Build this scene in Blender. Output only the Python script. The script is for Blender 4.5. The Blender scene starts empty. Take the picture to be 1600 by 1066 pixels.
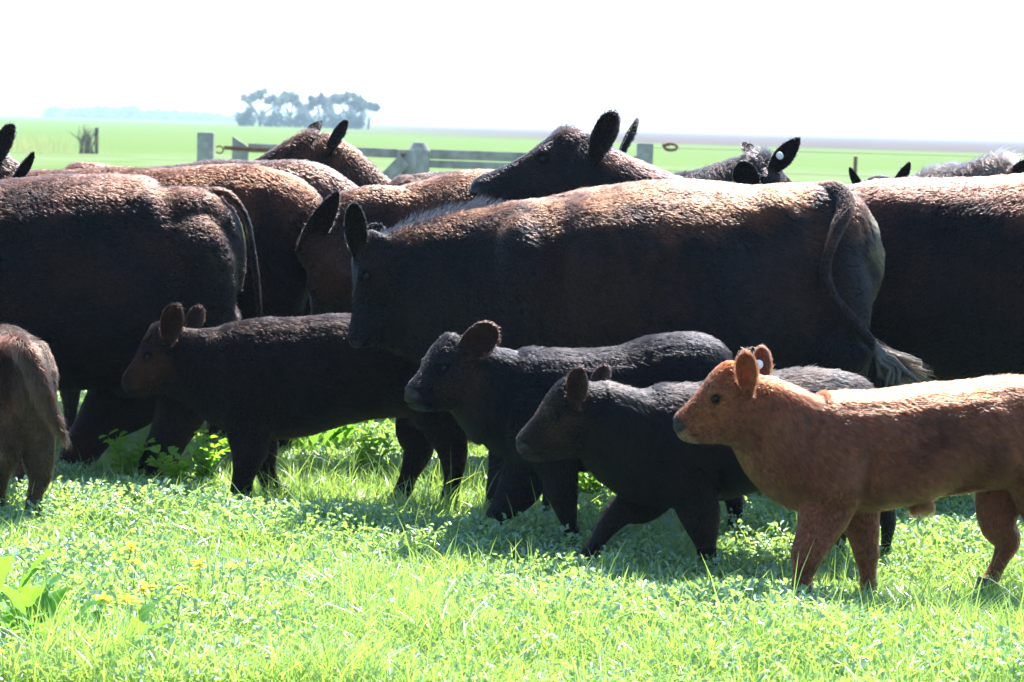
import bpy, math, random
import numpy as np
from mathutils import Vector, Matrix, noise as mnoise

# ------------------------------------------------------------------ camera
SC = bpy.context.scene
COL = SC.collection
F = 4500.0                      # focal length in photo pixels (photo 1600 px wide)
CAM_H = 1.68
ROLL = math.atan(0.025)
PITCH = math.atan(335 * math.cos(ROLL) / F)
_f = np.array([0, math.cos(PITCH), -math.sin(PITCH)])
_r0 = np.array([1.0, 0, 0]); _u0 = np.array([0, math.sin(PITCH), math.cos(PITCH)])
_r = _r0 * math.cos(ROLL) + _u0 * math.sin(ROLL)
_u = _u0 * math.cos(ROLL) - _r0 * math.sin(ROLL)
cam_d = bpy.data.cameras.new("camera")
cam = bpy.data.objects.new("camera", cam_d); COL.objects.link(cam)
cam.matrix_world = Matrix(((_r[0], _u[0], -_f[0], 0), (_r[1], _u[1], -_f[1], 0), (_r[2], _u[2], -_f[2], CAM_H), (0, 0, 0, 1)))
cam_d.sensor_width = 36; cam_d.lens = F / 1600 * 36
cam_d.clip_start = 0.1; cam_d.clip_end = 30000
cam_d.dof.use_dof = True; cam_d.dof.focus_distance = 10.4; cam_d.dof.aperture_fstop = 9.0
SC.camera = cam
# ------------------------------------------------------------------ light
SUN_EL = math.radians(56); SUN_AZ = math.radians(14)     # azimuth: to the right of the view direction (+Y)
w = bpy.data.worlds.new("World"); SC.world = w; w.use_nodes = True
nt = w.node_tree; bg = nt.nodes["Background"]
sky = nt.nodes.new("ShaderNodeTexSky"); sky.sky_type = 'NISHITA'; sky.sun_disc = False
sky.sun_elevation = SUN_EL; sky.sun_rotation = SUN_AZ
sky.air_density = 1.0; sky.dust_density = .2; sky.ozone_density = 3.0
nt.links.new(sky.outputs[0], bg.inputs[0]); bg.inputs[1].default_value = 0.13
sl = bpy.data.lights.new("sun", 'SUN'); sl.energy = 5.0; sl.angle = math.radians(0.5); sl.color = (1, 0.975, 0.95)
sun = bpy.data.objects.new("sun", sl); COL.objects.link(sun)
sd = Vector((math.sin(SUN_AZ) * math.cos(SUN_EL), math.cos(SUN_AZ) * math.cos(SUN_EL), math.sin(SUN_EL)))
sun.rotation_euler = sd.to_track_quat('Z', 'Y').to_euler(); sun.location = (0, 20, 30)
SC.view_settings.view_transform = 'Standard'; SC.view_settings.look = 'None'
SC.view_settings.exposure = 1.8; SC.view_settings.gamma = 1
SC.cycles.max_bounces = 8; SC.cycles.transmission_bounces = 6; SC.cycles.transparent_max_bounces = 8
SC.cycles.volume_bounces = 1

rng = np.random.default_rng(7)
random.seed(7)

# ------------------------------------------------------------------ helpers
def P(px, py, D):
    ray = _r * ((px - 800) / F) + _u * ((533 - py) / F) + _f
    return np.array([0, 0, CAM_H]) + ray * (D / ray[1])

def tag(o, label=None, cat=None, group=None, kind=None):
    if label: o["label"] = label
    if cat: o["category"] = cat
    if group: o["group"] = group
    if kind: o["kind"] = kind
    return o

def mesh_np(name, V, quads=None, tris=None, smooth=False, attrs=None):
    V = np.asarray(V, dtype=np.float32).reshape(-1, 3)
    nq = 0 if quads is None else len(quads); ntr = 0 if tris is None else len(tris)
    me = bpy.data.meshes.new(name)
    me.vertices.add(len(V)); me.vertices.foreach_set("co", V.ravel())
    idx = []; st = []; tot = []
    if nq: idx.append(np.asarray(quads, dtype=np.int32).ravel()); st.append(np.arange(nq) * 4); 
    if ntr: idx.append(np.asarray(tris, dtype=np.int32).ravel()); st.append(nq * 4 + np.arange(ntr) * 3)
    idx = np.concatenate(idx); st = np.concatenate(st).astype(np.int32)
    me.loops.add(len(idx)); me.loops.foreach_set("vertex_index", idx)
    me.polygons.add(nq + ntr); me.polygons.foreach_set("loop_start", st)
    if smooth: me.polygons.foreach_set("use_smooth", np.ones(nq + ntr, dtype=bool))
    me.update(calc_edges=True)
    if attrs:
        for k, a in attrs.items():
            a = np.asarray(a, dtype=np.float32)
            if a.ndim == 1:
                at = me.attributes.new(k, 'FLOAT', 'POINT'); at.data.foreach_set("value", a)
            else:
                at = me.attributes.new(k, 'FLOAT_COLOR', 'POINT')
                c = np.ones((len(a), 4), dtype=np.float32); c[:, :3] = a
                at.data.foreach_set("color", c.ravel())
    return me

def link(name, me, mat=None, parent=None, loc=None):
    o = bpy.data.objects.new(name, me); COL.objects.link(o)
    if mat: me.materials.append(mat)
    if parent: o.parent = parent
    if loc is not None: o.location = loc
    return o

class Geo:
    """collects closed pieces into one mesh"""
    def __init__(s): s.V = []; s.Q = []; s.T = []; s.n = 0
    def add(s, V, Q=None, T=None):
        V = np.asarray(V, float)
        s.V.append(V)
        if Q is not None and len(Q): s.Q.append(np.asarray(Q) + s.n)
        if T is not None and len(T): s.T.append(np.asarray(T) + s.n)
        s.n += len(V)
    def mesh(s, name, smooth=False, attrs=None):
        return mesh_np(name, np.concatenate(s.V), np.concatenate(s.Q) if s.Q else None, np.concatenate(s.T) if s.T else None, smooth, attrs)
    def box(s, c, hx, hy, hz, rot=None):
        v = np.array([[x, y, z] for x in (-1, 1) for y in (-1, 1) for z in (-1, 1)], float) * [hx, hy, hz]
        if rot is not None: v = v @ np.array(rot).T
        s.add(v + np.asarray(c), [[0, 1, 3, 2], [4, 6, 7, 5], [0, 4, 5, 1], [2, 3, 7, 6], [0, 2, 6, 4], [1, 5, 7, 3]])

def catmull(pts, sub):
    pts = np.asarray(pts, float); n = len(pts)
    if n < 3 or sub == 1:
        if sub == 1: return pts
        t = np.linspace(0, 1, sub * (n - 1) + 1)
        return np.array([[np.interp(x * (n - 1), range(n), pts[:, k]) for k in range(pts.shape[1])] for x in t])
    out = []
    for i in range(n - 1):
        p0 = pts[max(i - 1, 0)]; p1 = pts[i]; p2 = pts[i + 1]; p3 = pts[min(i + 2, n - 1)]
        for j in range(sub):
            t = j / sub
            out.append(0.5 * ((2 * p1) + (-p0 + p2) * t + (2 * p0 - 5 * p1 + 4 * p2 - p3) * t * t + (-p0 + 3 * p1 - 3 * p2 + p3) * t ** 3))
    out.append(pts[-1])
    return np.array(out)

def loft(geo, C, RA, RB, side, seg=20, power=2.0, cap=0.55, A_fix=None):
    """C centres, RA radius across 'side' axis x tangent, RB radius along side. Returns tangents"""
    C = np.asarray(C, float); n = len(C)
    T = np.gradient(C, axis=0); T /= np.linalg.norm(T, axis=1)[:, None] + 1e-9
    side = np.asarray(side, float)
    A = np.cross(T, side); A /= np.linalg.norm(A, axis=1)[:, None] + 1e-9
    B = np.cross(A, T)
    if A_fix is not None: A = np.asarray(A_fix) * np.ones((n, 1)); B = np.tile(side, (n, 1))
    th = np.linspace(0, 2 * np.pi, seg, endpoint=False)
    ct = np.sign(np.cos(th)) * np.abs(np.cos(th)) ** (2 / power); sn = np.sign(np.sin(th)) * np.abs(np.sin(th)) ** (2 / power)
    rings = []
    def ring(c, a, b, A_, B_): rings.append(c + np.outer(ct * a, A_) + np.outer(sn * b, B_))
    for s in (0.15, 0.6, 0.9):
        k = math.sqrt(1 - (1 - s) ** 2)
        ring(C[0] - T[0] * cap * min(RA[0], RB[0]) * (1 - s), RA[0] * k, RB[0] * k, A[0], B[0])
    for i in range(n): ring(C[i], RA[i], RB[i], A[i], B[i])
    for s in (0.9, 0.6, 0.15):
        k = math.sqrt(1 - (1 - s) ** 2)
        ring(C[-1] + T[-1] * cap * min(RA[-1], RB[-1]) * (1 - s), RA[-1] * k, RB[-1] * k, A[-1], B[-1])
    V = np.concatenate(rings); m = len(rings)
    Q = []
    i = np.arange(seg); j = (i + 1) % seg
    for k in range(m - 1):
        Q.append(np.stack([k * seg + i, (k + 1) * seg + i, (k + 1) * seg + j, k * seg + j], 1))
    Q = np.concatenate(Q)
    V = np.vstack([V, C[0] - T[0] * cap * min(RA[0], RB[0]), C[-1] + T[-1] * cap * min(RA[-1], RB[-1])])
    a = m * seg; Tt = np.concatenate([np.stack([np.full(seg, a), i, j], 1), np.stack([np.full(seg, a + 1), (m - 1) * seg + j, (m - 1) * seg + i], 1)])
    geo.add(V, Q, Tt)
    return T

def sphere_geo(geo, c, r, ax=None, seg=16, rings=10):
    ax = np.eye(3) if ax is None else np.asarray(ax)
    r = np.asarray(r, float) * np.ones(3)
    V = [ax.T @ (np.array([0, 0, 1]) * r)]
    for k in range(1, rings):
        ph = np.pi * k / rings
        for i in range(seg):
            t = 2 * np.pi * i / seg
            V.append(ax.T @ (np.array([math.sin(ph) * math.cos(t), math.sin(ph) * math.sin(t), math.cos(ph)]) * r))
    V.append(ax.T @ (np.array([0, 0, -1]) * r))
    V = np.array(V) + c; Q = []; T = []
    for k in range(rings - 2):
        for i in range(seg):
            a = 1 + k * seg + i; b = 1 + k * seg + (i + 1) % seg
            Q.append([a, a + seg, b + seg, b])
    for i in range(seg):
        j = (i + 1) % seg
        T.append([0, 1 + i, 1 + j]); a = 1 + (rings - 2) * seg; T.append([len(V) - 1, a + j, a + i])
    geo.add(V, Q, T)

def snoise(p, scale, seed=0):
    """cheap smooth vector noise by sums of sines, about -1..1"""
    r = np.random.default_rng(seed); p = np.asarray(p) * scale; out = np.zeros(len(p))
    for k in range(7):
        d = r.normal(size=3); d *= r.uniform(0.6, 1.9) / np.linalg.norm(d)
        out += np.sin(p @ d * 6.28 + r.uniform(0, 6.28))
    return out / 3.2

# ------------------------------------------------------------------ materials
def new_mat(name):
    m = bpy.data.materials.new(name); m.use_nodes = True
    return m, m.node_tree, m.node_tree.nodes["Principled BSDF"]

def simple_mat(name, col, rough=0.6, noise_scale=8, var=0.35, spec=0.5, bump=0.0, metallic=0):
    m, t, b = new_mat(name)
    tc = t.nodes.new("ShaderNodeTexCoord"); n = t.nodes.new("ShaderNodeTexNoise"); n.inputs["Scale"].default_value = noise_scale; n.inputs["Detail"].default_value = 6
    t.links.new(tc.outputs["Object"], n.inputs["Vector"])
    r = t.nodes.new("ShaderNodeValToRGB"); c = np.array(col)
    r.color_ramp.elements[0].position = 0.3; r.color_ramp.elements[1].position = 0.7
    r.color_ramp.elements[0].color = (*(c * (1 - var)), 1); r.color_ramp.elements[1].color = (*np.minimum(c * (1 + var), 1), 1)
    t.links.new(n.outputs[0], r.inputs[0]); t.links.new(r.outputs[0], b.inputs["Base Color"])
    b.inputs["Roughness"].default_value = rough; b.inputs["Specular IOR Level"].default_value = spec; b.inputs["Metallic"].default_value = metallic
    if bump:
        bp = t.nodes.new("ShaderNodeBump"); bp.inputs["Strength"].default_value = bump; t.links.new(n.outputs[0], bp.inputs["Height"]); t.links.new(bp.outputs[0], b.inputs["Normal"])
    return m

def leaf_mat(name, c1, c2, tcol, trans=0.5, rough=0.4, spec=0.5):
    m, t, b = new_mat(name)
    at = t.nodes.new("ShaderNodeAttribute"); at.attribute_name = "rnd"
    mx = t.nodes.new("ShaderNodeMix"); mx.data_type = 'RGBA'; mx.inputs[6].default_value = (*c1, 1); mx.inputs[7].default_value = (*c2, 1)
    t.links.new(at.outputs["Fac"], mx.inputs[0]); t.links.new(mx.outputs[2], b.inputs["Base Color"])
    b.inputs["Roughness"].default_value = rough; b.inputs["Specular IOR Level"].default_value = spec
    tr = t.nodes.new("ShaderNodeBsdfTranslucent")
    m2 = t.nodes.new("ShaderNodeMix"); m2.data_type = 'RGBA'; m2.inputs[6].default_value = (*tcol, 1); m2.inputs[7].default_value = (*(np.array(tcol) * [1.15, .95, .8]), 1)
    t.links.new(at.outputs["Fac"], m2.inputs[0]); t.links.new(m2.outputs[2], tr.inputs[0])
    ms = t.nodes.new("ShaderNodeMixShader"); ms.inputs[0].default_value = trans
    t.links.new(b.outputs[0], ms.inputs[1]); t.links.new(tr.outputs[0], ms.inputs[2])
    t.links.new(ms.outputs[0], t.nodes["Material Output"].inputs[0])
    return m

def hide_mat():
    m, t, b = new_mat("hide")
    at = t.nodes.new("ShaderNodeAttribute"); at.attribute_name = "coat"
    tc = t.nodes.new("ShaderNodeTexCoord"); n = t.nodes.new("ShaderNodeTexNoise"); n.inputs["Scale"].default_value = 90; n.inputs["Detail"].default_value = 4
    t.links.new(tc.outputs["Object"], n.inputs["Vector"])
    mr = t.nodes.new("ShaderNodeMapRange"); mr.inputs[1].default_value = .3; mr.inputs[2].default_value = .7; mr.inputs[3].default_value = .35; mr.inputs[4].default_value = 1.1
    t.links.new(n.outputs[0], mr.inputs[0])
    mx = t.nodes.new("ShaderNodeVectorMath"); mx.operation = 'SCALE'
    t.links.new(at.outputs["Color"], mx.inputs[0]); t.links.new(mr.outputs[0], mx.inputs["Scale"]); t.links.new(mx.outputs[0], b.inputs["Base Color"])
    at2 = t.nodes.new("ShaderNodeAttribute"); at2.attribute_name = "skin"
    m3 = t.nodes.new("ShaderNodeMapRange"); m3.inputs[3].default_value = .75; m3.inputs[4].default_value = .34
    t.links.new(at2.outputs["Fac"], m3.inputs[0]); t.links.new(m3.outputs[0], b.inputs["Roughness"])
    m5 = t.nodes.new("ShaderNodeMapRange"); m5.inputs[3].default_value = .03; m5.inputs[4].default_value = .2; t.links.new(at2.outputs["Fac"], m5.inputs[0]); t.links.new(m5.outputs[0], b.inputs["Specular IOR Level"])
    bp = t.nodes.new("ShaderNodeBump"); bp.inputs["Strength"].default_value = .25; bp.inputs["Distance"].default_value = .01
    t.links.new(n.outputs[0], bp.inputs["Height"]); t.links.new(bp.outputs[0], b.inputs["Normal"])
    a3 = t.nodes.new("ShaderNodeAttribute"); a3.attribute_name = "ear"; tr = t.nodes.new("ShaderNodeBsdfTranslucent")
    g_ = t.nodes.new("ShaderNodeGamma"); g_.inputs[1].default_value = .6; t.links.new(at.outputs["Color"], g_.inputs[0]); t.links.new(g_.outputs[0], tr.inputs[0])
    k = t.nodes.new("ShaderNodeMath"); k.operation = 'MULTIPLY'; k.inputs[1].default_value = .3; t.links.new(a3.outputs["Fac"], k.inputs[0])
    ms = t.nodes.new("ShaderNodeMixShader"); t.links.new(k.outputs[0], ms.inputs[0]); t.links.new(b.outputs[0], ms.inputs[1]); t.links.new(tr.outputs[0], ms.inputs[2])
    t.links.new(ms.outputs[0], t.nodes["Material Output"].inputs[0])
    return m

def fur_mat():
    m, t, b = new_mat("fur")
    t.nodes.remove(b)
    h = t.nodes.new("ShaderNodeBsdfHairPrincipled"); h.model = 'CHIANG'; h.parametrization = 'COLOR'
    at = t.nodes.new("ShaderNodeAttribute"); at.attribute_name = "coat"
    t.links.new(at.outputs["Color"], h.inputs["Color"])
    h.inputs["Roughness"].default_value = .33; h.inputs["Radial Roughness"].default_value = .5; h.inputs["Coat"].default_value = 0
    h.inputs["Random Roughness"].default_value = .2; h.inputs['IOR'].default_value = 1.22
    t.links.new(h.outputs[0], t.nodes["Material Output"].inputs[0])
    return m

M_HIDE = hide_mat(); M_FUR = fur_mat()
M_EYE = simple_mat("eyeball", (.006, .006, .008), .16, 20, .2, .12)
M_HOOF = simple_mat("hoof_horn", (.03, .025, .02), .45, 40, .3, .5)
M_TAG = simple_mat("ear_tag_plastic", (.75, .77, .78), .4, 20, .04)

# ------------------------------------------------------------------ animals
def fur_curves(name, roots, dirs, parent, coat):
    """roots (n,k,3) polyline points"""
    n, k = roots.shape[:2]
    hc = bpy.data.hair_curves.new(name)
    hc.add_curves([k] * n)
    hc.attributes["position"].data.foreach_set("vector", roots.reshape(-1).astype(np.float32))
    ra = hc.attributes.get("radius") or hc.attributes.new("radius", 'FLOAT', 'POINT')
    ra.data.foreach_set("value", dirs.reshape(-1).astype(np.float32))
    at = hc.attributes.new("coat", 'FLOAT_COLOR', 'CURVE')
    c = np.ones((n, 4), dtype=np.float32); c[:, :3] = coat
    at.data.foreach_set("color", c.ravel())
    o = bpy.data.objects.new(name, hc); COL.objects.link(o); hc.materials.append(M_FUR); o.parent = parent
    return o

class Beast:
    def __init__(s, D, slope=0.0, x0=0, voxel=.008, scale=1.0):
        s.D = D; s.slope = slope; s.x0 = x0; s.vox = voxel
        s.geo = Geo(); s.sk = []      # skeleton samples: pos(3), dir(3), radius, hairlen, lift
        s.chincol = None; s.dents = []; s.detail = Geo(); s.dear = []; s.heads = []; s.eyes = []; s.hooves = []; s.tags = []; s.extra_fur = []
    def pt(s, px, py, d=0):
        return P(px, py, s.D + d + s.slope * (px - s.x0) / 100.0)
    def m(s, px): return px * s.D / F
    def tube(s, pts, hl=.02, lift=.35, side=(0, 1, 0), sub=5, rev=False, power=2.15, cap=.6, seg=22, late=False):
        """pts: (px,py,d,ra_px,rb_m)"""
        a = catmull(np.array([[*s.pt(p[0], p[1], p[2]), s.m(p[3]), p[4]] for p in pts]), sub)
        n0 = s.detail.n
        T = loft(s.detail if late else s.geo, a[:, :3], a[:, 3], a[:, 4], side, seg=seg, power=power, cap=cap)
        s.dear += [0.0] * (s.detail.n - n0)
        for c, t, r1, r2 in zip(a[:, :3], -T if rev else T, a[:, 3], a[:, 4]): s.sk.append((*c, *t, (r1 + r2) / 2, hl, .35 if late else lift))
    def blob(s, px, py, d, rx, rd, rz, ang=0):
        ca, sa = math.cos(ang), math.sin(ang)
        sphere_geo(s.geo, s.pt(px, py, d), (s.m(rx), rd, s.m(rz)), ax=np.array([[ca, 0, sa], [0, 1, 0], [-sa, 0, ca]]))
    def leg(s, pts, hl=.010, w=1.0):
        pts = [list(p) for p in pts]
        a = np.array([[*s.pt(p[0], p[1], p[2]), s.m(p[3]), (p[4] if len(p) > 4 else s.m(p[3]) * .9) * w] for p in pts])
        last = a[-1].copy()
        if last[2] > .10: a = np.vstack([a, [last[0], last[1], .05, last[3] * 1.0, last[4] * 1.0]])
        else: a[-1, 2] = .05
        r = a[-1, 3]
        a = catmull(a, 6); z = a[:, 2]; k = 1.0 if s.vox < .01 else 1.5
        f = .96 - .13 * np.exp(-((z - .155 * k) / (.045 * k)) ** 2) + .06 * np.exp(-((z - .085 * k) / (.022 * k)) ** 2) + .05 * np.exp(-((z - .27 * k) / (.035 * k)) ** 2)
        a[:, 3] *= f; a[:, 4] *= f
        T = loft(s.geo, a[:, :3], a[:, 3], a[:, 4], (0, 1, 0), seg=16, power=2.0, cap=.3)
        for c, t, r1, r2 in zip(a[:, :3], T, a[:, 3], a[:, 4]): s.sk.append((*c, *t, (r1 + r2) / 2, hl, .3))
        c = a[-1, :3]
        s.hooves.append((c[0] - r * .25, c[1], r * 1.15))
    def head(s, poll, muz, kind='calf', hint=(0, 0, 1), hl=.010, tuft=.02, wid=1.0):
        p0 = s.pt(*poll); p1 = s.pt(*muz); X = p1 - p0; L = np.linalg.norm(X); X /= L
        Z = np.asarray(hint, float); Z = Z - Z.dot(X) * X; Z /= np.linalg.norm(Z); Y = np.cross(Z, X)
        if kind == 'calf':      # rings: top x,z - bottom x,z - half width (unit = poll to nose top)
            st = [(-.10, -.10, .42, -.93, .19), (.03, .045, .60, -.85, .225), (.15, .09, .757, -.76, .245), (.30, .10, .86, -.645, .24), (.46, .08, .93, -.58, .205), (.62, .058, .98, -.525, .165),
                  (.755, .05, 1.03, -.465, .14), (.88, .055, 1.085, -.41, .135), (.98, .06, 1.14, -.34, .14), (1.07, .04, 1.18, -.27, .132), (1.11, .005, 1.195, -.20, .105)]
            eye = (.53, .205, -.12, .05); nose = (1.10, .085, -.02); m0 = (1.21, -.13); m1 = (1.02, -.33); pad = (1.05, -.11)
        else:
            st = [(-.08, -.08, .22, -.62, .16), (.03, .03, .34, -.58, .185), (.15, .058, .45, -.54, .20), (.30, .055, .55, -.48, .195), (.45, .035, .66, -.42, .16), (.60, .028, .77, -.37, .125),
                  (.75, .028, .88, -.33, .11), (.88, .035, .97, -.30, .12), (.97, .04, 1.04, -.26, .135), (1.05, .025, 1.09, -.21, .132), (1.09, .0, 1.105, -.16, .105)]
            eye = (.40, .165, -.09, .036); nose = (1.06, .08, -.02); m0 = (1.12, -.10); m1 = (.93, -.23); pad = (1.02, -.09)
        st = catmull(np.array(st), 4)
        C = np.array([p0 + L * (.5 * (q[0] + q[2]) * X + .5 * (q[1] + q[3]) * Z) for q in st])
        dA = np.stack([st[:, 0] - st[:, 2], st[:, 1] - st[:, 3]], 1); RA = L * .5 * np.linalg.norm(dA, axis=1); dA /= np.linalg.norm(dA, axis=1)[:, None]
        RB = L * st[:, 4] * wid
        loft(s.geo, C, RA, RB, Y, seg=28, power=2.3, cap=.3, A_fix=dA[:, :1] * X + dA[:, 1:] * Z)
        for c, r in zip(C, (RA + RB) / 2): s.sk.append((*c, *(-X), r, hl, .25))
        # brow ridge, cheek and nostril wings
        for sg in (-1, 1):
            sphere_geo(s.geo, p0 + L * (X * (eye[0] - .03) + Y * sg * eye[1] * .80 * wid + Z * (eye[2] + .07)), L * np.array([.10, .05, .055]), ax=np.array([X, Y, Z]))
            sphere_geo(s.geo, p0 + L * (X * (nose[0] - .05) + Y * sg * .08 * wid + Z * (nose[2] - .01)), L * np.array([.05, .045, .055]), ax=np.array([X, Y, Z]))
        s.heads.append(dict(o=p0, X=X, Y=Y, Z=Z, L=L, eye=eye, nose=nose, m0=m0, m1=m1, pad=pad, wid=wid, tuft=tuft, kind=kind))
        for sg in (-1, 1):
            s.eyes.append((p0 + L * (X * eye[0] + Y * sg * (eye[1] * wid - eye[3] * .42) + Z * eye[2]), L * eye[3], X, Y * sg, Z))
    def ear(s, base, tip, wpx, face=(-.4, -1, 0), cup=.55, th=.009, hl=.015, tag=None, round_=1.0):
        b = s.pt(*base); t = s.pt(*tip); Lv = t - b; L = np.linalg.norm(Lv); Lh = Lv / L
        N = np.asarray(face, float); N = N - N.dot(Lh) * Lh; N /= np.linalg.norm(N); W = np.cross(Lh, N)
        hw = s.m(wpx) / 2
        S0 = np.array([-.15, 0, .1, .25, .45, .65, .8, .9, .97, 1.0]); fw = np.array([.38, .46, .66, .90, 1.0, .97, .82, .62, .38, .14])
        if round_ < 1: fw = np.array([.5, .58, .76, .95, 1.0, .84, .62, .42, .22, .06])
        S = np.concatenate([np.linspace(-.15, .8, 13), [.86, .91, .95, .98, 1.0]]); fw = np.interp(S, S0, fw); fw[1:-1] = (fw[:-2] + 2 * fw[1:-1] + fw[2:]) / 4
        tt = np.linspace(-1, 1, 13); V = []
        for lay in (0, 1):
            for sv, f in zip(S, fw):
                for q in tt:
                    wv = hw * f
                    off = cup * wv * (abs(q) ** 2 - .6) - (0 if lay == 0 else th * (1.15 - .4 * q * q) * (1.0 if sv < .8 else .75))
                    base_bulk = -.5 * th if (lay == 1 and sv < .1) else 0
                    V.append(b + Lh * L * sv + W * wv * q * (1 - .12 * cup * (1 - sv)) + N * (off + base_bulk))
        ns, nn = len(S), len(tt); Q = []
        for i in range(ns - 1):
            for j in range(nn - 1):
                a = i * nn + j; Q.append([a, a + 1, a + nn + 1, a + nn]); k = ns * nn + a; Q.append([k, k + nn, k + nn + 1, k + 1])
            a = i * nn; k = ns * nn + a; Q.append([a, a + nn, k + nn, k]); a += nn - 1; k += nn - 1; Q.append([a, k, k + nn, a + nn])
        for j in range(nn - 1):
            k = ns * nn; Q.append([j, k + j, k + j + 1, j + 1]); a = (ns - 1) * nn + j; Q.append([a, a + 1, k + a + 1, k + a])
        s.detail.add(V, Q); s.dear += [1.0] * len(V)
        for sv in np.linspace(0, 1, 8): s.sk.append((*(b + Lh * L * sv - N * th * .5), *Lh, .03, hl * (1.1 if s.vox < .01 else .8), .55))
        if tag:
            c = s.pt(*tag[:3]); s.tags.append((c, s.m(tag[3]) / 2, N))
    def build(s, name, label, group, coatfn, fur=50000, smooth=6, cat='calf', hair=None, clip=True, rad=.0009, lenmul=1.0):
        raw = link("tmp", s.geo.mesh("tmp"))
        r = raw.modifiers.new("r", 'REMESH'); r.mode = 'VOXEL'; r.voxel_size = s.vox; r.use_smooth_shade = True
        sm = raw.modifiers.new("s", 'SMOOTH'); sm.factor = .5; sm.iterations = smooth
        dg = bpy.context.evaluated_depsgraph_get(); dg.update()
        me = bpy.data.meshes.new_from_object(raw.evaluated_get(dg)); me.name = name
        bpy.data.objects.remove(raw)
        ear = np.zeros(len(me.vertices))
        if s.detail.n:
            n = len(me.vertices); V = np.empty(n * 3, dtype=np.float32); me.vertices.foreach_get("co", V)
            lv = np.empty(len(me.loops), dtype=np.int32); me.loops.foreach_get("vertex_index", lv); npl = len(me.polygons)
            assert len(lv) == npl * 4
            lo = Geo(); lo.add(V.reshape(-1, 3), lv.reshape(-1, 4)); lo.add(np.concatenate(s.detail.V), np.concatenate(s.detail.Q), np.concatenate(s.detail.T) if s.detail.T else None)
            me = lo.mesh(name); ear = np.concatenate([ear, s.dear])
        n = len(me.vertices); V = np.empty(n * 3, dtype=np.float32); me.vertices.foreach_get("co", V); V = V.reshape(-1, 3).astype(float)
        N = np.empty(n * 3, dtype=np.float32); me.vertices.foreach_get("normal", N); N = N.reshape(-1, 3).astype(float)
        V += N * ((.0045 if cat == 'calf' else .011) * snoise(V, 2.2 if cat == 'calf' else 1.4, 77) * (ear < .5))[:, None]
        for (px, py, rx, ry, dep) in s.dents:
            c = s.pt(px, py, 0); d = ((V[:, 0] - c[0]) / s.m(rx)) ** 2 + ((V[:, 2] - c[2]) / s.m(ry)) ** 2
            V -= N * (dep * np.exp(-d) * (ear < .5) * (np.abs(V[:, 1] - c[1]) > .04))[:, None]
        skin = np.zeros(n); noh = np.zeros(n)
        tuftm = np.zeros(n)
        for h in s.heads:
            q = (V - h['o']) / h['L']; lx, ly, lz = q @ h['X'], q @ h['Y'], q @ h['Z']
            near = (lx > -.3) & (lx < 1.3) & (np.abs(ly) < .5) & (lz > -.8) & (lz < .3)
            e = h['eye']; L = h['L']; ns = h['nose']
            for sg in (-1, 1):
                d = np.sqrt(((lx - e[0]) / 1.25) ** 2 + (ly - sg * e[1] * h['wid']) ** 2 * .6 + (lz - e[2]) ** 2)
                V -= N * (L * .035 * np.exp(-(d / (e[3] * .95)) ** 2) * near)[:, None]
                V += N * (L * .012 * np.exp(-((d - e[3] * 1.7) / (e[3] * .5)) ** 2) * near)[:, None]
                noh = np.maximum(noh, np.exp(-(d / (e[3] * 1.3)) ** 4) * near)
                d = np.sqrt(((lx - ns[0]) / 1.5) ** 2 + (ly - sg * ns[1]) ** 2 * 1.2 + ((lz - ns[2] - .3 * (lx - ns[0])) * 1.6) ** 2)
                V -= N * (L * .05 * np.exp(-(d / .032) ** 2) * near)[:, None]
            a_, b_ = np.array(h['m0']), np.array(h['m1']); ab = b_ - a_; q2 = np.stack([lx, lz], 1) - a_; tt_ = np.clip(q2 @ ab / (ab @ ab), 0, 1); dm = np.linalg.norm(q2 - tt_[:, None] * ab, axis=1)
            mouth = np.exp(-(dm / .016) ** 2) * near
            V -= N * (L * .024 * mouth)[:, None]
            pd = h['pad']; sk = np.clip((lx - pd[0]) / .03, 0, 1) * np.clip((lz - pd[1] + .03) / .03, 0, 1) * near
            s.chin = np.clip((lx - h['m1'][0] - .06) / .03, 0, 1) * np.clip((a_[1] - lz) / .03, 0, 1) * near
            skin = np.maximum(skin, sk); noh = np.maximum(noh, sk * .97)
            noh = np.maximum(noh, mouth)
            tuftm = np.maximum(tuftm, near * h['tuft'] * np.exp(-((lx - .06) / .16) ** 2 - (ly / .16) ** 2) * (lz > -.12))
        sk = np.array(s.sk); best = np.full(n, 1e9); bi = np.zeros(n, dtype=int)
        for i in range(0, len(sk)):
            d = np.linalg.norm(V - sk[i, :3], axis=1) / (sk[i, 6] + .01)
            mk = d < best; best[mk] = d[mk]; bi[mk] = i
        flow = sk[bi, 3:6].copy(); hl = sk[bi, 7]; lift = sk[bi, 8]
        mid = sk[bi, :3]
        flow += np.array([0, 0, -.55]) * (np.abs(flow[:, 2]) < .8)[:, None]
        s.earv = ear; coat = coatfn(V, N, s); coat = coat * (1 - (.75 if cat == 'calf' else .45) * np.clip(noh * 1.5, 0, 1))[:, None]
        sk_c = np.array([.012, .011, .012])
        if s.heads and s.chincol is not None: coat = coat * (1 - s.chin[:, None]) + np.array(s.chincol) * s.chin[:, None]
        coat = coat * (1 - skin[:, None]) + sk_c * skin[:, None]
        base = np.array([V[:, 0].mean(), V[:, 1].mean(), 0.0]) 
        me.vertices.foreach_set("co", (V - base).astype(np.float32).ravel())
        at = me.attributes.new("coat", 'FLOAT_COLOR', 'POINT'); c4 = np.ones((n, 4), dtype=np.float32); c4[:, :3] = coat; at.data.foreach_set("color", c4.ravel())
        at = me.attributes.new("skin", 'FLOAT', 'POINT'); at.data.foreach_set("value", skin.astype(np.float32))
        at = me.attributes.new("ear", 'FLOAT', 'POINT'); at.data.foreach_set("value", ear.astype(np.float32))
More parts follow.
